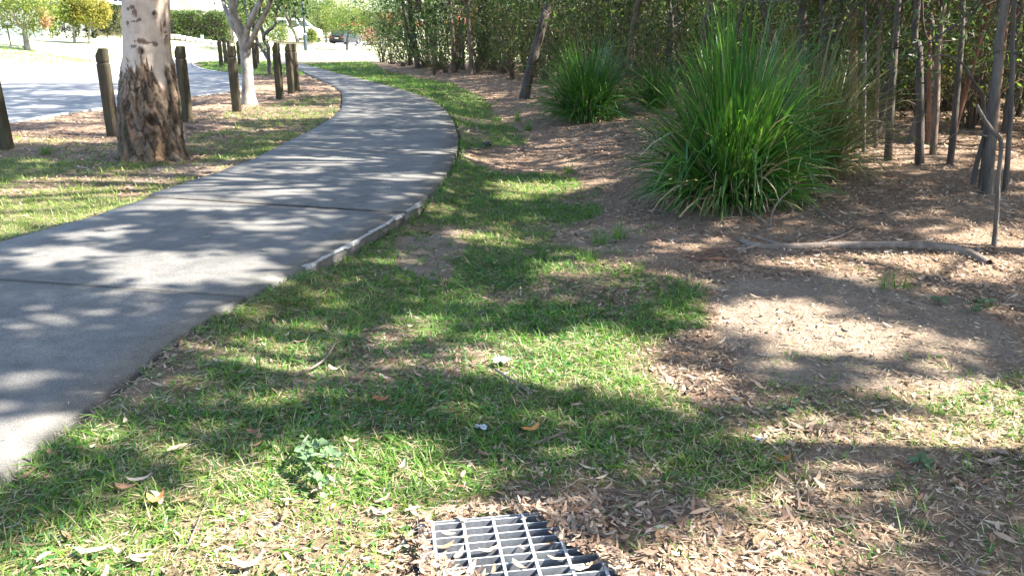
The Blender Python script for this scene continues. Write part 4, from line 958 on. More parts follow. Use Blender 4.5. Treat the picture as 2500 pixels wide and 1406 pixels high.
fi = len(TREES)-1
own = np.where(own == fi, fi-1, own)
for ti, (tx, ty, th_, tob) in enumerate(TREES):
    C = CC[own == ti]
    if tob is None or len(C) == 0: continue
    o = np.array(tob.location); r_ = np.random.default_rng(900+ti)
    V, F, cc = leaf_cloud(C-o, .17, 6, .24, .11, GREEN+OLIVE, 900+ti, .4)
    link('crown', mesh_np('crown', V, F, [M['foliage']], cc), tob)
    sel = C[r_.integers(0, len(C), min(12, len(C)))]-o; top = np.array([tx-o[0], ty-o[1], 0.0]); parts = []
    for q in sel:
        b0 = np.array([top[0]*.6, top[1]*.6, min(q[2]*.7, 7.0)]); parts += limbs_to(b0, [q], .05, ti)
    V, F = joinVF(parts); link('limb', mesh_np('limb', V, F, [M['grey_bark']], smooth=True), tob)

# ------------------------------------------------------------------ tussocks
def tussock(name, label, bpx, n, Lr, seed, pal, spread=1.25, dead=.08, wid=.011, r0=.13, loc=None, group=None):
    b = G(*bpx) if loc is None else np.array(loc); r_ = np.random.default_rng(seed); t = thing(name, label, 'grass tussock' if n > 300 else 'grass tuft', b, group=group)
    def blades(n, Lr, th0, bend, wid, pal, seed):
        r = np.random.default_rng(seed); k = 8; yaw = r.random(n)*2*math.pi; L = r.uniform(*Lr, n)*(1+.16*np.sin(yaw*2+seed)+.12*np.sin(yaw*5+seed*2))
        t0 = np.abs(r.normal(0, th0, n)); t0 = np.minimum(t0, 1.05); L = L*(1-.42*t0/1.05); s = np.linspace(0, 1, k)[None]
        bd = bend*(.25+r.random(n)**1.5)*(.35+t0); ang = t0[:, None] + bd[:, None]*s**1.6
        kink = (r.random(n) < .2); kp_ = r.uniform(.45,.85,n); ang = ang + np.where(kink[:, None] & (s > kp_[:, None]), r.uniform(.8,1.9,n)[:, None], 0)
        ds = L[:, None]/(k-1); hx = np.cumsum(np.sin(ang)*ds, 1); hz_ = np.cumsum(np.cos(ang)*ds, 1); hx = np.hstack([np.zeros((n,1)), hx[:, :-1]]); hz_ = np.hstack([np.zeros((n,1)), hz_[:, :-1]])
        rr = r0*np.sqrt(r.random(n)); a0 = yaw + r.normal(0,.5,n); dy = yaw[:, None] + r.normal(0,.12,n)[:, None]*s
        C = np.stack([rr[:,None]*np.cos(a0)[:,None] + hx*np.cos(dy), rr[:,None]*np.sin(a0)[:,None] + hx*np.sin(dy), hz_-.02], -1)
        C[..., 2] = np.maximum(C[..., 2], .012 + .01*r.random((n,1)))
        tw = r.normal(0,.5,n)[:, None]+r.normal(0,.6,n)[:, None]*s
        side = np.stack([-np.sin(dy)*np.cos(tw), np.cos(dy)*np.cos(tw), np.sin(tw)], -1)
        w_ = wid*(.6+.7*r.random(n))[:, None]*np.array([.7,1,1,.95,.85,.7,.45,.08])[None]/2
        V, F = strips(C, side*w_[..., None]); c = palette(n, pal, r, .25)
        tip = np.array([1.05,1.08,.9]); cf = c[:, None, :]*(1 + (tip-1)*s[..., None]); return V, F, np.repeat(cf.reshape(-1, 3), 2, 0)
    V, F, c = blades(n, Lr, .45*spread/1.25, spread, wid, pal, seed); link('blades', mesh_np('blades', V, F, [M['tussock']], c), t)
    if dead:
        V, F, c = blades(int(n*dead)+4, (Lr[0]*.6, Lr[1]*.85), .95, spread*1.3, wid*.8, [(.34,.27,.17),(.26,.19,.11),(.42,.35,.24)], seed+1)
        d = link('dead_blades', mesh_np('dead_blades', V, F, [M['litter']], c), t); d['label'] = 'straw-coloured dead blades around the foot'
    return t
TG = [(.035,.10,.02),(.045,.125,.024),(.06,.15,.028),(.035,.11,.032),(.085,.17,.03)]
tussock('strappy_tussock', 'large strappy green tussock arching over the litter, its blades bent and glossy', (1780,490), 2500, (.75,1.8), 31, TG, 1.75, .32, .019, .27)
tussock('strappy_tussock', 'second strappy green tussock next to the leaning grey tree', (1432,292), 1700, (.8,1.7), 32, TG, 1.8, .15, .017, .28)
tussock('strappy_tussock', 'yellowish fine tussock right behind the largest tussock', (1965,428), 1300, (.9,1.75), 33, [(.08,.10,.03),(.11,.12,.045),(.07,.11,.03),(.15,.13,.06)], 1.7, .3, .010, .22)
tussock('strappy_tussock', 'smaller tussock behind and left of the largest one', (1600,268), 700, (.5,1.2), 34, TG, 1.4, .1, .012, .16)
for i, (px, py, n, L_) in enumerate([(1465,600,60,.2),(1510,590,50,.22),(1290,322,60,.3),(1430,640,40,.14),(115,378,70,.2),(2165,705,22,.22),(1445,645,30,.12),(1265,300,60,.3),(1390,425,50,.22),(2200,700,16,.2)]):
    tussock('grass_tuft', 'small tuft of bright green grass standing up out of the leaf litter', (px,py), n, (L_*.5, L_), 60+i, [(.09,.17,.03),(.12,.2,.035),(.07,.14,.03)], 1.0, 0, .007, .05, group='small grass tufts in the litter')

# ------------------------------------------------------------------ turf (uncountable) as one object
def sample(dens, y0, y1, xa, xb):
    A = (y1-y0)*(xb-xa); n = int(A*dens); return rng.uniform(xa, xb, n), rng.uniform(y0, y1, n)
def in_view(x, y, m=.3): return (np.abs(x) < .66*y + m) & (y > 1.7)
def grass_blades():
    PX, PY, SZ = [], [], []
    for y0, y1, dens, sz in ((1.7,3.2,1600,.92),(3.2,5,1250,.95),(5,8,800,1.05),(8,13,380,1.3),(13,20,150,1.8),(20,32,80,2.3),(32,44,45,3.0)):
        x, y = sample(dens, y0, y1, -.66*y1-.3, .66*y1+.3)
        p = turf(x, y); k = in_view(x, y) & (rng.random(len(x)) < p) & ~onhard(x, y, .01) & ~ingrate(x, y, .01)
        x, y = x[k], y[k]; PX.append(x); PY.append(y); SZ.append(np.full(len(x), sz))
    tx, ty, sz = map(np.concatenate, (PX, PY, SZ)); nb = rng.integers(4, 9, len(tx)); idx = np.repeat(np.arange(len(tx)), nb); n = len(idx)
    lush = fbm(tx, ty, 1.3, 301)[idx]; s = sz[idx]
    yaw = rng.random(n)*2*math.pi; lean = rng.uniform(.25, 1.25, n); L = (.022 + .045*rng.random(n)**1.3*(.5+1.1*lush))*s**.8; wd = (.0032+.0042*rng.random(n)**1.5)*s
    L = L*(1+.9*(rng.random(n) < .05))
    bx = tx[idx] + np.cos(yaw)*.008*s; by = ty[idx] + np.sin(yaw)*.008*s; bz = hz(tx, ty)[idx] - .004
    sdist = np.array([0,.45,1.])[None]; ang = lean[:, None] + np.array([0,.15,.5])[None]*rng.uniform(.2,1.3,n)[:, None]
    hx = L[:, None]*sdist*np.sin(ang); hh = L[:, None]*sdist*np.cos(ang)
    C = np.stack([bx[:,None]+hx*np.cos(yaw)[:,None], by[:,None]+hx*np.sin(yaw)[:,None], bz[:,None]+np.maximum(hh, .003)], -1)
    side = np.stack([-np.sin(yaw), np.cos(yaw), rng.normal(0,.3,n)], -1); w_ = wd[:, None]*np.array([.75,1,.12])[None]/2
    V, F = strips(C, side[:, None]*w_[..., None])
    g1 = np.array([.058,.16,.02]); g2 = np.array([.15,.24,.036]); g3 = np.array([.05,.13,.03]); t_ = fbm(tx, ty, .9, 305)[idx][:, None]
    c = g1*(1-t_) + g2*t_; c = np.where(rng.random((n,1)) < .25, g3, c); c = np.where(rng.random((n,1)) < .06+.16*(t_ > .55), np.array([.30,.25,.12]), c); lf = ((tx < xl(ty)) & (ty < 16))[idx][:, None]; c = np.where(lf, c*.55 + np.array([.25,.25,.09])*.45, c); c = c*(.75+.6*rng.random((n,1)))
    return V, F, np.repeat(c, 6, 0)
V, F, c = grass_blades()
tag(link('grass', mesh_np('grass', V, F, [M['grass']], c)), 'short green turf grass on the verges', 'grass', kind='stuff')
# clover and small broad-leaved weeds between the blades
def clover():
    xs, ys_ = [], []
    for y0, y1, dens in ((1.7,4,900),(4,7,350)):
        x, y = sample(dens, y0, y1, -3.5, 4.5); k = in_view(x, y) & ~onhard(x, y, .02) & ~ingrate(x, y, .03) & (rng.random(len(x)) < np.clip(turf(x, y)+.02, 0, 1)*sm(.48,.62,fbm(x, y, 1.1, 331))); xs.append(x[k]); ys_.append(y[k])
    x = np.concatenate(xs); y = np.concatenate(ys_); n = len(x); D = rng.normal(size=(n,3)); D[:, 2] *= .25; Nn = np.tile([0,0,1.], (n,1)) + rng.normal(size=(n,3))*.3
    V, F = diamonds(np.column_stack([x, y, hz(x, y)+.008+.02*rng.random(n)]), D, Nn, .016+.012*rng.random(n), .014+.01*rng.random(n), .1)
    return V, F, np.repeat(palette(n, [(.05,.13,.035),(.06,.15,.04),(.08,.16,.04)], rng), 4, 0)
V, F, c = clover(); tag(link('clover', mesh_np('clover', V, F, [M['grass']], c)), 'low clover leaves between the turf blades', 'clover', kind='stuff')

# ------------------------------------------------------------------ leaf litter (uncountable) as one object
LPAL = [(.34,.245,.172),(.265,.172,.12),(.21,.13,.088),(.37,.28,.205),(.28,.215,.168),(.16,.108,.077),(.35,.235,.16),(.42,.335,.25),(.235,.15,.105),(.145,.095,.066)]
def gcover(x, y):
    u, v = grl(x, y); w_ = (fbm(x, y, 9, 351)-.5)*.12
    return ingrate(x, y, 0) & ((u + w_ > .035 + (.3-v)*.58) | (u + w_ < -.27 + np.maximum(0, .10-v)*.9))
def litter():
    out = []
    for y0, y1, dens, sz, in_turf in ((1.7,3.4,4800,.8,.10),(3.4,5.5,3300,.9,.10),(5.5,9,1650,1.1,.07),(9,14,600,1.9,.06),(14,22,200,2.6,.05),(22,36,80,3.0,.04)):
        x, y = sample(dens, y0, y1, -.66*y1-.3, .66*y1+.3)
        tf_ = turf(x, y); p = np.clip(1-tf_*1.15, in_turf, 1)
        for P_ in BARE[:2]: p = p*np.where(soft(x, y, P_, .2), .22, 1)
        k = in_view(x, y) & (rng.random(len(x)) < p*(.35+.65*sm(.3,.55,fbm(x, y, 2.2, 341)))) & ~onhard(x, y, -.02 if y0 < 6 else 0) & (~ingrate(x, y, .0) | gcover(x, y))
        k &= ~((x > xl(y)) & (x < xr(y)) & (y < 48))
        out.append((x[k], y[k], np.full(k.sum(), sz)))
    xg, yg = sample(9000, 1.75, 2.5, -.35, .45); k = gcover(xg, yg) | (ingrate(xg, yg, .1) & ~ingrate(xg, yg, 0) & (rng.random(len(xg)) < .35)); out.append((xg[k], yg[k], np.full(k.sum(), 1.0)))
    x, y, sz = [np.concatenate([o[i] for o in out]) for i in range(3)]; n = len(x)
    big = rng.random(n) < .09; L = np.where(big, rng.uniform(.04,.085,n), .008+.032*rng.random(n)**1.6)*sz**.6; wd = np.where(big, L*rng.uniform(.16,.26,n), L*rng.uniform(.12,.5,n))
    yaw = rng.random(n)*2*math.pi; k = 4; s = np.linspace(-.5,.5,k)[None]; bendv = rng.normal(0,.3,n)[:, None]
    a = yaw[:, None] + bendv*s*2; lx = np.cumsum(np.cos(a)*L[:, None]/(k-1), 1); ly = np.cumsum(np.sin(a)*L[:, None]/(k-1), 1)
    curl = rng.uniform(-.05,.18,n)[:, None]*L[:, None]*(s*2)**2; tilt = rng.normal(0,.22,n)[:, None]*L[:, None]*s
    hzz = np.where(ingrate(x, y, .012), .012+.025*rng.random(len(x)), hz(x, y))
    z0 = hzz + .004 + .02*rng.random(n)**2*(1-turf(x, y)*.5)
    C = np.stack([x[:,None]+lx-lx.mean(1)[:,None], y[:,None]+ly-ly.mean(1)[:,None], z0[:,None]+np.maximum(curl+tilt, -.004)], -1)
    roll = rng.normal(0,.45,n)[:, None]; side = np.stack([-np.sin(a)*np.cos(roll), np.cos(a)*np.cos(roll), np.sin(roll)+0*a], -1); w_ = wd[:, None]*np.array([.25,1,.85,.08])[None]/2
    V, F = strips(C, side*w_[..., None]); c = palette(n, LPAL, rng, .3)
    return V, F, np.repeat(c, 2*k, 0)
V, F, c = litter(); tag(link('leaf_litter', mesh_np('leaf_litter', V, F, [M['litter']], c)), 'brown and tan leaf litter covering the ground', 'leaf litter', kind='stuff')
def path_bits():
    x, y = sample(70, 1.9, 14, -4.4, -.6); d = np.minimum(x-xl(y), xr(y)-x); k = in_view(x, y) & (d > .01) & (rng.random(len(x)) < .05+.9*np.exp(-(d/.09)**2)); x, y = x[k], y[k]; n = len(x)
    yaw = rng.random(n)*6.28; D = np.column_stack([np.cos(yaw), np.sin(yaw), rng.normal(0,.08,n)]); L = rng.uniform(.01,.045,n)
    return (*diamonds(np.column_stack([x, y, np.full(n, .041)+.004*rng.random(n) + np.where((y > 7) & (y < 11), .02*(1-(y-7)/4), 0)]), D, np.tile([0,0,1.],(n,1)), L, L*rng.uniform(.15,.4,n), .15), np.repeat(palette(n, LPAL, rng), 4, 0))
V, F, c = path_bits(); tag(link('path_debris', mesh_np('path_debris', V, F, [M['litter']], c)), 'small leaf bits scattered along the edges of the concrete path', 'debris', kind='stuff')
def straw():
    out = []
    for y0, y1, dens in ((1.7,4,1400),(4,8,600)):
        x, y = sample(dens, y0, y1, -.66*y1-.3, .66*y1+.3); k = in_view(x, y) & ~onhard(x, y, -.01) & ~ingrate(x, y, .01); out.append((x[k], y[k]))
    x = np.concatenate([o[0] for o in out]); y = np.concatenate([o[1] for o in out]); n = len(x); yaw = rng.random(n)*6.28; L = rng.uniform(.02,.09,n); D = np.column_stack([np.cos(yaw), np.sin(yaw), rng.normal(0,.12,n)])
    V, F = diamonds(np.column_stack([x, y, hz(x, y)+.008+.012*rng.random(n)]), D, np.tile([0,0,1.],(n,1)), L, rng.uniform(.0015,.0035,n)); return V, F, np.repeat(palette(n, [(.45,.37,.24),(.35,.26,.16),(.5,.43,.3)], rng), 4, 0)
V, F, c = straw(); tag(link('dry_straw', mesh_np('dry_straw', V, F, [M['litter']], c)), 'dry straw and twig bits scattered over turf and litter', 'straw', kind='stuff')

# ------------------------------------------------------------------ drain grate
gz0 = .004
gr = thing('drain_grate', 'galvanised steel drain grate half buried in dry leaves', 'drain grate', (GR_C[0], GR_C[1], gz0), GR_A)
M['galv_top'] = mat_plain('sunlit_bright_steel', (.62,.64,.65), .45, .5, .2, 60); M['shaded_side'] = mat_plain('shaded_side_steel', (.14,.15,.165), .7, .2, .35, 40)
bar = MB().box((0,0,-.014), (GR_S-.02,.0050,.03)).mesh('bearing_bar', M['shaded_side']); bar.materials.append(M['galv_top'])
for p_ in bar.polygons: p_.material_index = 1 if p_.normal.z > .5 else 0  # sunlit tops and shaded sides of the bars painted as two steel tones
nb = 15
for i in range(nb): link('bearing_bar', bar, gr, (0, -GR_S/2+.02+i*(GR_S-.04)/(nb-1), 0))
rod = MB().box((0,0,-.002), (.009,GR_S-.02,.009)).mesh('cross_rod', M['galv_top'])
for i in range(6): link('cross_rod', rod, gr, (-GR_S/2+.05+i*.1, 0, .001))
for s in (-1, 1):
    MB().box((s*(GR_S/2-.004),0,-.016), (.006,GR_S,.034)).build('frame_bar', M['galv'], gr)
    MB().box((0,s*(GR_S/2-.004),-.016), (GR_S-.016,.006,.034)).build('frame_bar', M['galv'], gr)
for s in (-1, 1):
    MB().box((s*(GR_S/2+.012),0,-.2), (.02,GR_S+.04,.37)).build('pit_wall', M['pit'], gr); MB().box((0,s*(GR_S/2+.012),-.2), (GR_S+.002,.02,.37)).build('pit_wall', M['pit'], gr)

# ------------------------------------------------------------------ single fallen leaves
def leaf_mesh(L, w, bendv, curl, colr, seed, broad=False):
    r = np.random.default_rng(seed); k = 9; s = np.linspace(0,1,k); a = bendv*(s-.5)*2; lx = np.cumsum(np.cos(a))*L/k; ly = np.cumsum(np.sin(a))*L/k; lx -= lx.mean(); ly -= ly.mean()
    z = curl*L*((s-.5)*2)**2 + r.normal(0,.004,k)*L/.1*.4
    pr = np.sin(np.pi*np.clip(s,0.0,1)**(.8 if not broad else .9))**(.8 if not broad else .6)*w/2 + .0007
    nx_, ny_ = -np.sin(a), np.cos(a); cup = .35
    A = np.column_stack([lx-nx_*pr, ly-ny_*pr, z+pr*cup]); B = np.column_stack([lx, ly, z]); C_ = np.column_stack([lx+nx_*pr, ly+ny_*pr, z+pr*cup*r.uniform(.2,1.4)])
    V = np.stack([A,B,C_],1).reshape(-1,3); V[:, 2] -= V[:, 2].min(); b = np.arange(k-1)[:,None]*3; j = np.arange(2)[None]; F = np.stack([b+j,b+j+1,b+j+4,b+j+3],-1).reshape(-1,4)
    c = np.array(colr)*(.85+.3*r.random((len(V),1)))*np.where((np.arange(len(V))%3==1)[:,None], 1.15, 1); return mesh_np('fallen_leaf', V, F, [M['litter']], c, True)
KIND = {'tan':(.37,.265,.18),'pale':(.43,.345,.25),'brown':(.24,.14,.085),'grey':(.27,.235,.205),'orange':(.46,.21,.07),'rust':(.32,.13,.06),'green':(.34,.42,.24),'white':(.62,.63,.6)}
def put_leaf(px, py, L, kind, yaw, label, group=None, bendv=.5, curl=.15, w=None, broad=False, me=None, seed=0, lift=.006):
    b = G(px, py); me = me or leaf_mesh(L, w or L*.2, bendv, curl, KIND[kind], seed, broad)
    o = link('fallen_leaf', me, None, (b[0], b[1], b[2]+lift), yaw); tag(o, label, 'leaf', group); return o
SPEC = [(1298,1063,.115,'orange',.5,'bright orange-brown sickle leaf curved in the grass',1.0,.12,.024,False),(932,990,.085,'rust',.1,'broad rust-brown oval leaf lying in the shaded grass',.1,.25,.05,True),
 (940,925,.10,'grey',-.75,'long lilac-grey leaf lying in the grass below the bent twig',.3,.1,.02,False),(1025,932,.10,'tan',-.9,'narrow tan leaf in the grass right of the lilac-grey one',.2,.05,.014,False),
 (437,1118,.095,'tan',.75,'broad flat tan leaf on the grass by the path corner',.15,.05,.034,True),(345,1192,.10,'grey',.35,'wavy grey leaf in the shaded clover',.6,.15,.018,False),(230,1356,.13,'pale',.12,'long pale leaf in the grass below the shaded clover',.3,.1,.024,False),
 (610,1390,.12,'pale',.3,'large pale curled leaf at the edge of the bare soil',.9,.2,.026,False),(825,830,.085,'grey',.8,'grey pointed leaf standing out on dark green grass',.2,.08,.018,False),(935,828,.07,'green',.9,'pale green bent leaf in the shaded grass',1.3,.1,.010,False),
 (1470,1125+90,.0,'tan',0,'',0,0,0,False),(1910,1120,.10,'orange',.1,'olive-orange curved leaf at the end of the turf',.9,.15,.024,False),(1868,870,.10,'pale',.05,'pale leaf lying alone on the bare earth',.4,.12,.022,False),(1640,930,.07,'pale',-.7,'small bright pale leaf in the sunny litter patch',.6,.2,.018,False),
 (2410,1137,.12,'tan',.1,'long tan leaf in the sparse turf',.4,.12,.026,False),(700,830,.05,'pale',.9,'small pale folded leaf in sunlit grass above the twig',.4,.3,.018,False),(818,908,.08,'pale',-.3,'curled pale leaf beside the end of the bent twig',.8,.25,.02,False),
 (725,940,.07,'tan',-.8,'slim tan leaf right under the bent twig',.2,.1,.014,False),(540,905,.10,'pale',-.3,'pale bowed leaf on the sunny grass by the path',.9,.1,.018,False),(622,1070,.07,'brown',.15,'rounded brown leaf in the grass above the sprig',.3,.2,.026,True),
 (632,1088,.045,'brown',1.2,'small oval brown leaf beside the rounded brown one',.1,.25,.026,True),(860,1090,.085,'tan',-.25,'tan curved leaf touching the leafy sprig',.9,.15,.02,False),(980,1150,.06,'pale',1.0,'upright pale folded leaf right of the sprig',.3,.35,.018,False),(385,1240,.07,'orange',.3,'crumpled orange-brown leaf on the lower grass',.9,.4,.03,True),
 (505,580,.10,'green',.9,'thin yellow-green leaf lying on the concrete path',.9,.03,.012,False),(234,594,.07,'pale',.35,'thin pale leaf lying on the concrete path',.3,.03,.01,False),(645,612,.06,'green',-.6,'pale green leaf bit lying on the concrete path',.4,.05,.012,False)]
for i, (px, py, L_, kd, yw, lab, bd, cu_, w_, br) in enumerate(SPEC):
    if not lab: continue
    o = put_leaf(px, py, L_, kd, yw, lab, None, bd, cu_, w_, br, seed=i)
    x, y = o.location[:2]
    if xl(y) < x < xr(y): q = G0(px, py, .03); o.location = (q[0], q[1], .034)
    elif turf(np.array([x]), np.array([y]))[0] > .3: o.location[2] += .022
LM = {}
for kd in ('tan','pale','brown','grey'):
    for v in range(4): LM[kd, v] = leaf_mesh(.06+.013*v, .012+.0025*v, [.15,.3,-.4,.6][v], [.03,.1,.14,.06][v], KIND[kd], 50+v)
cntl = 0
GRL = {('grass'):'lying on the turf','litter':'among the leaf litter'}
while cntl < 105:
    px = rng.uniform(-20, 2520); py = 1406 - 900*rng.random()**1.6
    b = G0(px, py); x, y = b[0], b[1]
    if xl(y)-.02 < x < xr(y)+.03 or ingrate(np.array([x]), np.array([y]), .02)[0] or y > 9: continue
    on = turf(np.array([x]), np.array([y]))[0] > .3; kd = str(rng.choice(['tan','tan','brown','brown','pale','grey'])); v = int(rng.integers(0,4))
    w1 = {'tan':'tan','pale':'pale bleached','brown':'dark brown','grey':'greyish'}[kd]
    lab = f'{w1} narrow gum leaf lying on the turf' if on else f'{w1} narrow gum leaf lying among the leaf litter'
    o = put_leaf(px, py, 0, kd, rng.uniform(0,6.28), lab, f'{w1} gum leaves on the ' + ('turf' if on else 'litter'), me=LM[kd, v], lift=.024 if on else .014)
    o.rotation_euler[0] = rng.normal()*.18; o.rotation_euler[1] = rng.normal()*.12; s = rng.uniform(.7,1.1); o.scale = (s,s,s); cntl += 1
# leaves caught on the grate
for i, (px, py, L_, kd, yw, bd) in enumerate([(1195,1340,.08,'pale',.3,1.2),(1365,1362,.085,'tan',-.1,.9),(1268,1378,.07,'tan',-.8,.4),(1130,1268,.06,'pale',-.9,.6),(1280,1265,.035,'pale',.6,1.4),(1315,1268,.03,'pale',-1.1,1.4),(1345,1325,.05,'brown',.5,.6),(1120,1350,.07,'pale',1.1,.6),(1150,1385,.08,'tan',1.2,.3),(1090,1330,.07,'brown',.6,.8),(1205,1390,.06,'tan',1.4,.3),(1275,1335,.03,'tan',-1,.2),(1300,1365,.03,'tan',1.0,.2),(1180,1400,.05,'tan',1.3,.3),(1400,1330,.07,'brown',-.6,.5),(1430,1350,.07,'tan',-.5,.4),(1420,1385,.08,'pale',.2,.5),(1455,1372,.09,'tan',.7,.3),(1095,1300,.06,'pale',-.3,.5),(1075,1360,.07,'tan',.9,.4),(1380,1300,.06,'brown',.2,.4),(1110,1398,.08,'pale',.1,.6),(1140,1310,.04,'tan',.5,.4),(1410,1312,.07,'brown',1.3,.3)]):
    q = G0(px, py, .012); o = link('fallen_leaf', leaf_mesh(L_, L_*.22, bd*.55, .1, KIND[kd], 80+i), None, (q[0], q[1], .0105), yw)
    tag(o, 'dry curled leaf caught on the bars of the drain grate', 'leaf', 'dry leaves caught on the grate'); o.rotation_euler[0] = rng.normal()*.15

# ------------------------------------------------------------------ leafy sprig
b = G(760, 1140); sg = thing('leafy_sprig', 'fallen sprig of round grey-green leaves lying on the grass', 'sprig', (b[0], b[1], b[2]+.02))
def spt(px, py, z): return G0(px, py, b[2]+.02+z) - np.array([b[0], b[1], b[2]+.02])
sp_ = smooth_path([spt(752,1062,.05),spt(738,1085,.075),spt(740,1110,.07),spt(755,1135,.05),spt(775,1165,.03),spt(790,1190,.015)],6)
s2 = smooth_path([spt(742,1110,.07),spt(780,1108,.075),spt(815,1112,.05),spt(835,1125,.03)],5)
s3 = smooth_path([spt(742,1090,.07),spt(780,1086,.07),spt(825,1092,.04)],5)
V, F = joinVF([tube(sp_, np.linspace(.004,.002,len(sp_)), 6), tube(s2, np.linspace(.003,.0012,len(s2)), 6), tube(s3, np.linspace(.003,.0012,len(s3)), 6)])
link('stem', mesh_np('stem', V, F, [M['sprig']], np.tile([.34,.36,.22], (len(V),1)), True), sg)
rl = []
for v in range(3):
    a = np.arange(10)/10*6.2832; R_ = .0125+.0025*v; x_ = R_+np.cos(a)*R_; y_ = np.sin(a)*R_*.88; V = np.vstack([[R_,0,-.003], np.column_stack([x_, y_, .003*np.cos(2*a)])]); F = np.array([(0,k+1,(k+1)%10+1) for k in range(10)])
    rl.append(mesh_np('leaf', V, F, [M['sprig']], np.tile([[.085,.15,.065],[.11,.18,.085],[.14,.21,.115]][v], (len(V),1)), True))
for st, m_ in ((sp_,44),(s2,26),(s3,20)):
    for q in np.linspace(.08,1,m_):
        p = st[int(q*(len(st)-1))]; o = link('leaf', rl[int(rng.integers(0,3))], sg, p + rng.normal(size=3)*.006, 0); o.rotation_euler = (rng.normal()*.6, rng.normal()*.6, rng.uniform(0,6.28)); s = rng.uniform(.65,1.15); o.scale = (s,s,s)

# ------------------------------------------------------------------ fallen branch, sticks, bark
def stick(name, label, cat, pts, wpx, mat='dead_wood', lifts=None, group=None, n=7, extra=None):
    Q = [G(*q) for q in pts]; b = Q[0]; r0 = wpx[0]*b[1]*.954/FPX/2
    q = [p-b+np.array([0,0,(lifts[i] if lifts else r0*.6)]) for i, p in enumerate(Q)]
    q = smooth_path(q, 6); w_ = np.interp(np.linspace(0,1,len(q)), np.linspace(0,1,len(wpx)), wpx)*b[1]*.954/FPX/2
    parts = [tube(q, w_, n, .18, 3)]
    for pe, we, le in (extra or []):
        e = smooth_path([G(*p_)-b+np.array([0,0,l_]) for p_, l_ in zip(pe, le)], 5); parts.append(tube(e, np.linspace(we[0], we[1], len(e))*b[1]*.954/FPX/2, 6))
    V, F = joinVF(parts); o = link(name, mesh_np(name, V, F, [M[mat]], smooth=True), None, b); return tag(o, label, cat, group)
stick('fallen_branch', 'long bare fallen branch lying arched across the leaf litter', 'branch', [(1812,588),(1850,602),(1930,603),(2020,598),(2090,600),(2190,599),(2290,606),(2360,618),(2415,642)], [16,19,21,21,22,23,25,26,22], extra=[([(1905,603),(1860,592),(1825,580)],(9,5),(.03,.035,.03)), ([(1850,602),(1815,612),(1800,625)],(8,5),(.02,.02,.015)), ([(1975,600),(2060,575),(2110,545)],(6,3),(.02,.02,.01))])
stick('dead_twig', 'bent grey twig lying on the sunlit grass beside the path', 'twig', [(715,923),(765,908),(798,886),(820,858)], [7,7,6,4], lifts=[.02,.03,.035,.04])
stick('dead_twig', 'straight tan stick lying on the grass by the plastic scrap', 'twig', [(1210,922),(1255,950),(1300,980)], [8,7,6], lifts=[.03,.025,.02])
stick('dead_twig', 'brown stick lying in the litter behind the drain grate', 'twig', [(1432,1206),(1500,1208),(1590,1217)], [9,8,7], 'brown_bark', lifts=[.02,.025,.02])
stick('dead_twig', 'short dark stick at the edge of the bare shaded earth', 'twig', [(1672,956),(1715,932)], [9,8], 'dark_bark', lifts=[.012,.015])
stick('dead_twig', 'dark piece of bark lying in the litter under shade', 'bark', [(2040,1192),(2110,1196),(2185,1192)], [10,18,8], 'dark_bark', lifts=[.01,.012,.01])
stick('dead_twig', 'thin dry stalk lying from the tussock foot towards the branch', 'twig', [(1802,506),(1850,535),(1888,560)], [7,6,5], lifts=[.03,.02,.02])
stick('dead_twig', 'thin dry stalk lying right of the tussock', 'twig', [(1962,500),(2010,528),(2065,560)], [6,5,4], lifts=[.03,.02,.02])
stick('dead_twig', 'twig on the grass under the orange curved leaf', 'twig', [(1310,1088),(1345,1078),(1385,1062)], [6,6,5], lifts=[.02,.025,.02])
stick('dead_twig', 'thin grey twig in the lower litter beside the turf', 'twig', [(455,1340),(480,1290),(495,1255)], [8,6,5], lifts=[.012,.02,.02])
def standing(name, label, pts, wpx, mat='dead_wood', dys=None):
    b = G(*pts[0]); q = [P(px, py, b[1]+(dys[i] if dys else 0))-b for i, (px, py) in enumerate(pts)]; q[0] = np.array([0,0,-.05]); q = smooth_path(q, 6)
    w_ = np.interp(np.linspace(0,1,len(q)), np.linspace(0,1,len(wpx)), wpx)*b[1]*.954/FPX/2; V, F = tube(q, w_, 7, .15, 4); o = link(name, mesh_np(name, V, F, [M[mat]], smooth=True), None, b); return tag(o, label, 'twig')
standing('broken_sapling', 'thin broken grey sapling bent over at its top, rooted by the branch end', [(2428,600),(2434,520),(2438,430),(2444,350),(2425,322),(2402,290),(2384,256)], [13,12,11,11,10,10,8], 'grey_bark')
standing('dead_twig', 'forked dead twig standing up out of the tussock foot', [(1880,553),(1886,520),(1905,487),(1936,459)], [6,5,4,3])
standing('dead_branch', 'curved dead branch arching before the dark trunks', [(2392,460),(2405,330),(2400,238),(2380,205),(2345,152),(2292,135),(2242,152)], [8,8,7,7,6,5,3], 'grey_bark', dys=[0,0,0,-.1,-.2,-.2,-.3])
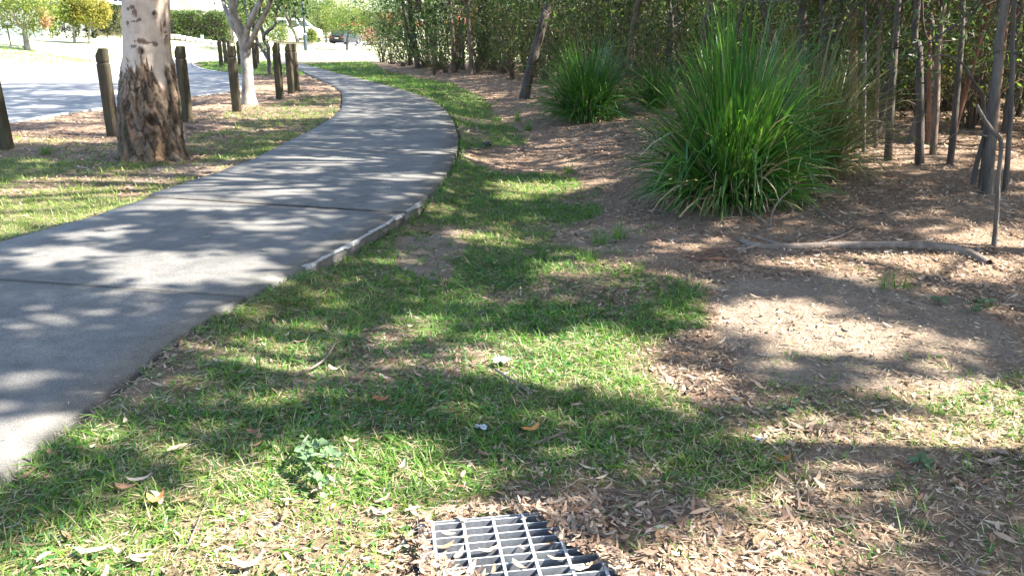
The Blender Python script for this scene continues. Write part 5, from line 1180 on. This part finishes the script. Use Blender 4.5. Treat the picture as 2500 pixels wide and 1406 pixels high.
# reddish bark strips and a stone, scraps
for i, (px, py, yw) in enumerate([(1735,628,.1),(1760,618,.25),(1748,612,-.1),(1715,634,.2),(1775,632,.0),(1700,622,.4)]):
    b = G(px, py); V, F = strips(np.array([[(x, .01*math.sin(x*20+i), .012+.02*math.sin((x+.13)*11+i)**2) for x in np.linspace(-.13,.13,7)]]), np.tile(np.array([0,.008,.004]), (1,7,1)))
    o = link('bark_strip', mesh_np('bark_strip', V, F, [M['red_bark']], smooth=True), None, b, yw); tag(o, 'reddish-brown curled bark strip heaped at the turf edge', 'bark', 'reddish bark strips in a heap')
def rock(label, px, py, r_, mat, sq=.6, cat='stone', name='stone', seed=1):
    bm = bmesh.new(); bmesh.ops.create_icosphere(bm, subdivisions=3, radius=r_); rr = random.Random(seed)
    off = rr.random()*50
    for v in bm.verts:
        n_ = float(fbm(np.array([v.co.x/r_*1.3+off]), np.array([v.co.y/r_*1.3+v.co.z/r_*2]), 1, seed)[0]); v.co *= .7+.6*n_; v.co.z *= sq
    me = bpy.data.meshes.new(name); bm.to_mesh(me); bm.free(); me.materials.append(M[mat]); b = G(px, py); return tag(link(name, me, None, (b[0], b[1], b[2]+r_*sq*.5)), label, cat)
rock('dark grey stone lying in the mulch next to the path', 1188, 357, .075, 'dark_stone')
def scrap(label, px, py, s, cat='litter', seed=1):
    r = np.random.default_rng(seed); n = 6; X_, Y_ = np.meshgrid(np.linspace(-s,s,n), np.linspace(-s*.6,s*.6,n)); Z_ = r.random((n,n))*s*.5 + .004; X_ = X_ + r.normal(size=X_.shape)*s*.12; Y_ = Y_ + r.normal(size=X_.shape)*s*.12
    ii = np.arange(n*n).reshape(n,n); F = np.stack([ii[:-1,:-1],ii[:-1,1:],ii[1:,1:],ii[1:,:-1]],-1).reshape(-1,4); b = G(px, py)
    return tag(link('plastic_scrap', mesh_np('plastic_scrap', np.stack([X_,Y_,Z_],-1).reshape(-1,3), F, [M['paper']]), None, (b[0],b[1],b[2]+.02), r.random()*3), label, cat)
scrap('clear plastic scrap lying in the sunny grass above the straight stick', 1225, 905, .035, seed=2)
scrap('crumpled white scrap in the grass left of the orange curved leaf', 1176, 1050, .026, seed=3)
scrap('tiny white scrap at the end of the shaded turf', 1853, 1083, .016, seed=4)
for i, (px, py) in enumerate([(2390,735),(2370,760),(2420,745),(2290,735),(1925,1000),(2240,1140)]):   # small broad-leaved weeds
    b = G(px, py); w_ = thing('weed', 'small broad-leaved green weed growing through the leaf litter', 'weed', b, group='small weeds in the litter')
    for k in range(9):
        a = rng.uniform(0,6.28); o = link('leaf', rl[int(rng.integers(0,2))], w_, (math.cos(a)*.03*rng.random(), math.sin(a)*.03*rng.random(), .01+.05*rng.random()), a); o.rotation_euler[1] = rng.normal()*.4; s = rng.uniform(1.0,1.7); o.scale = (s,s,s)
    MB().tube([(0,0,-.02),(.005,0,.05)], .003, 5).build('stem', M['grey_bark'], w_)
for o in S.objects:
    if o.type == 'EMPTY' and o.get('label') == 'x': o['label'] = 'timber bollard'
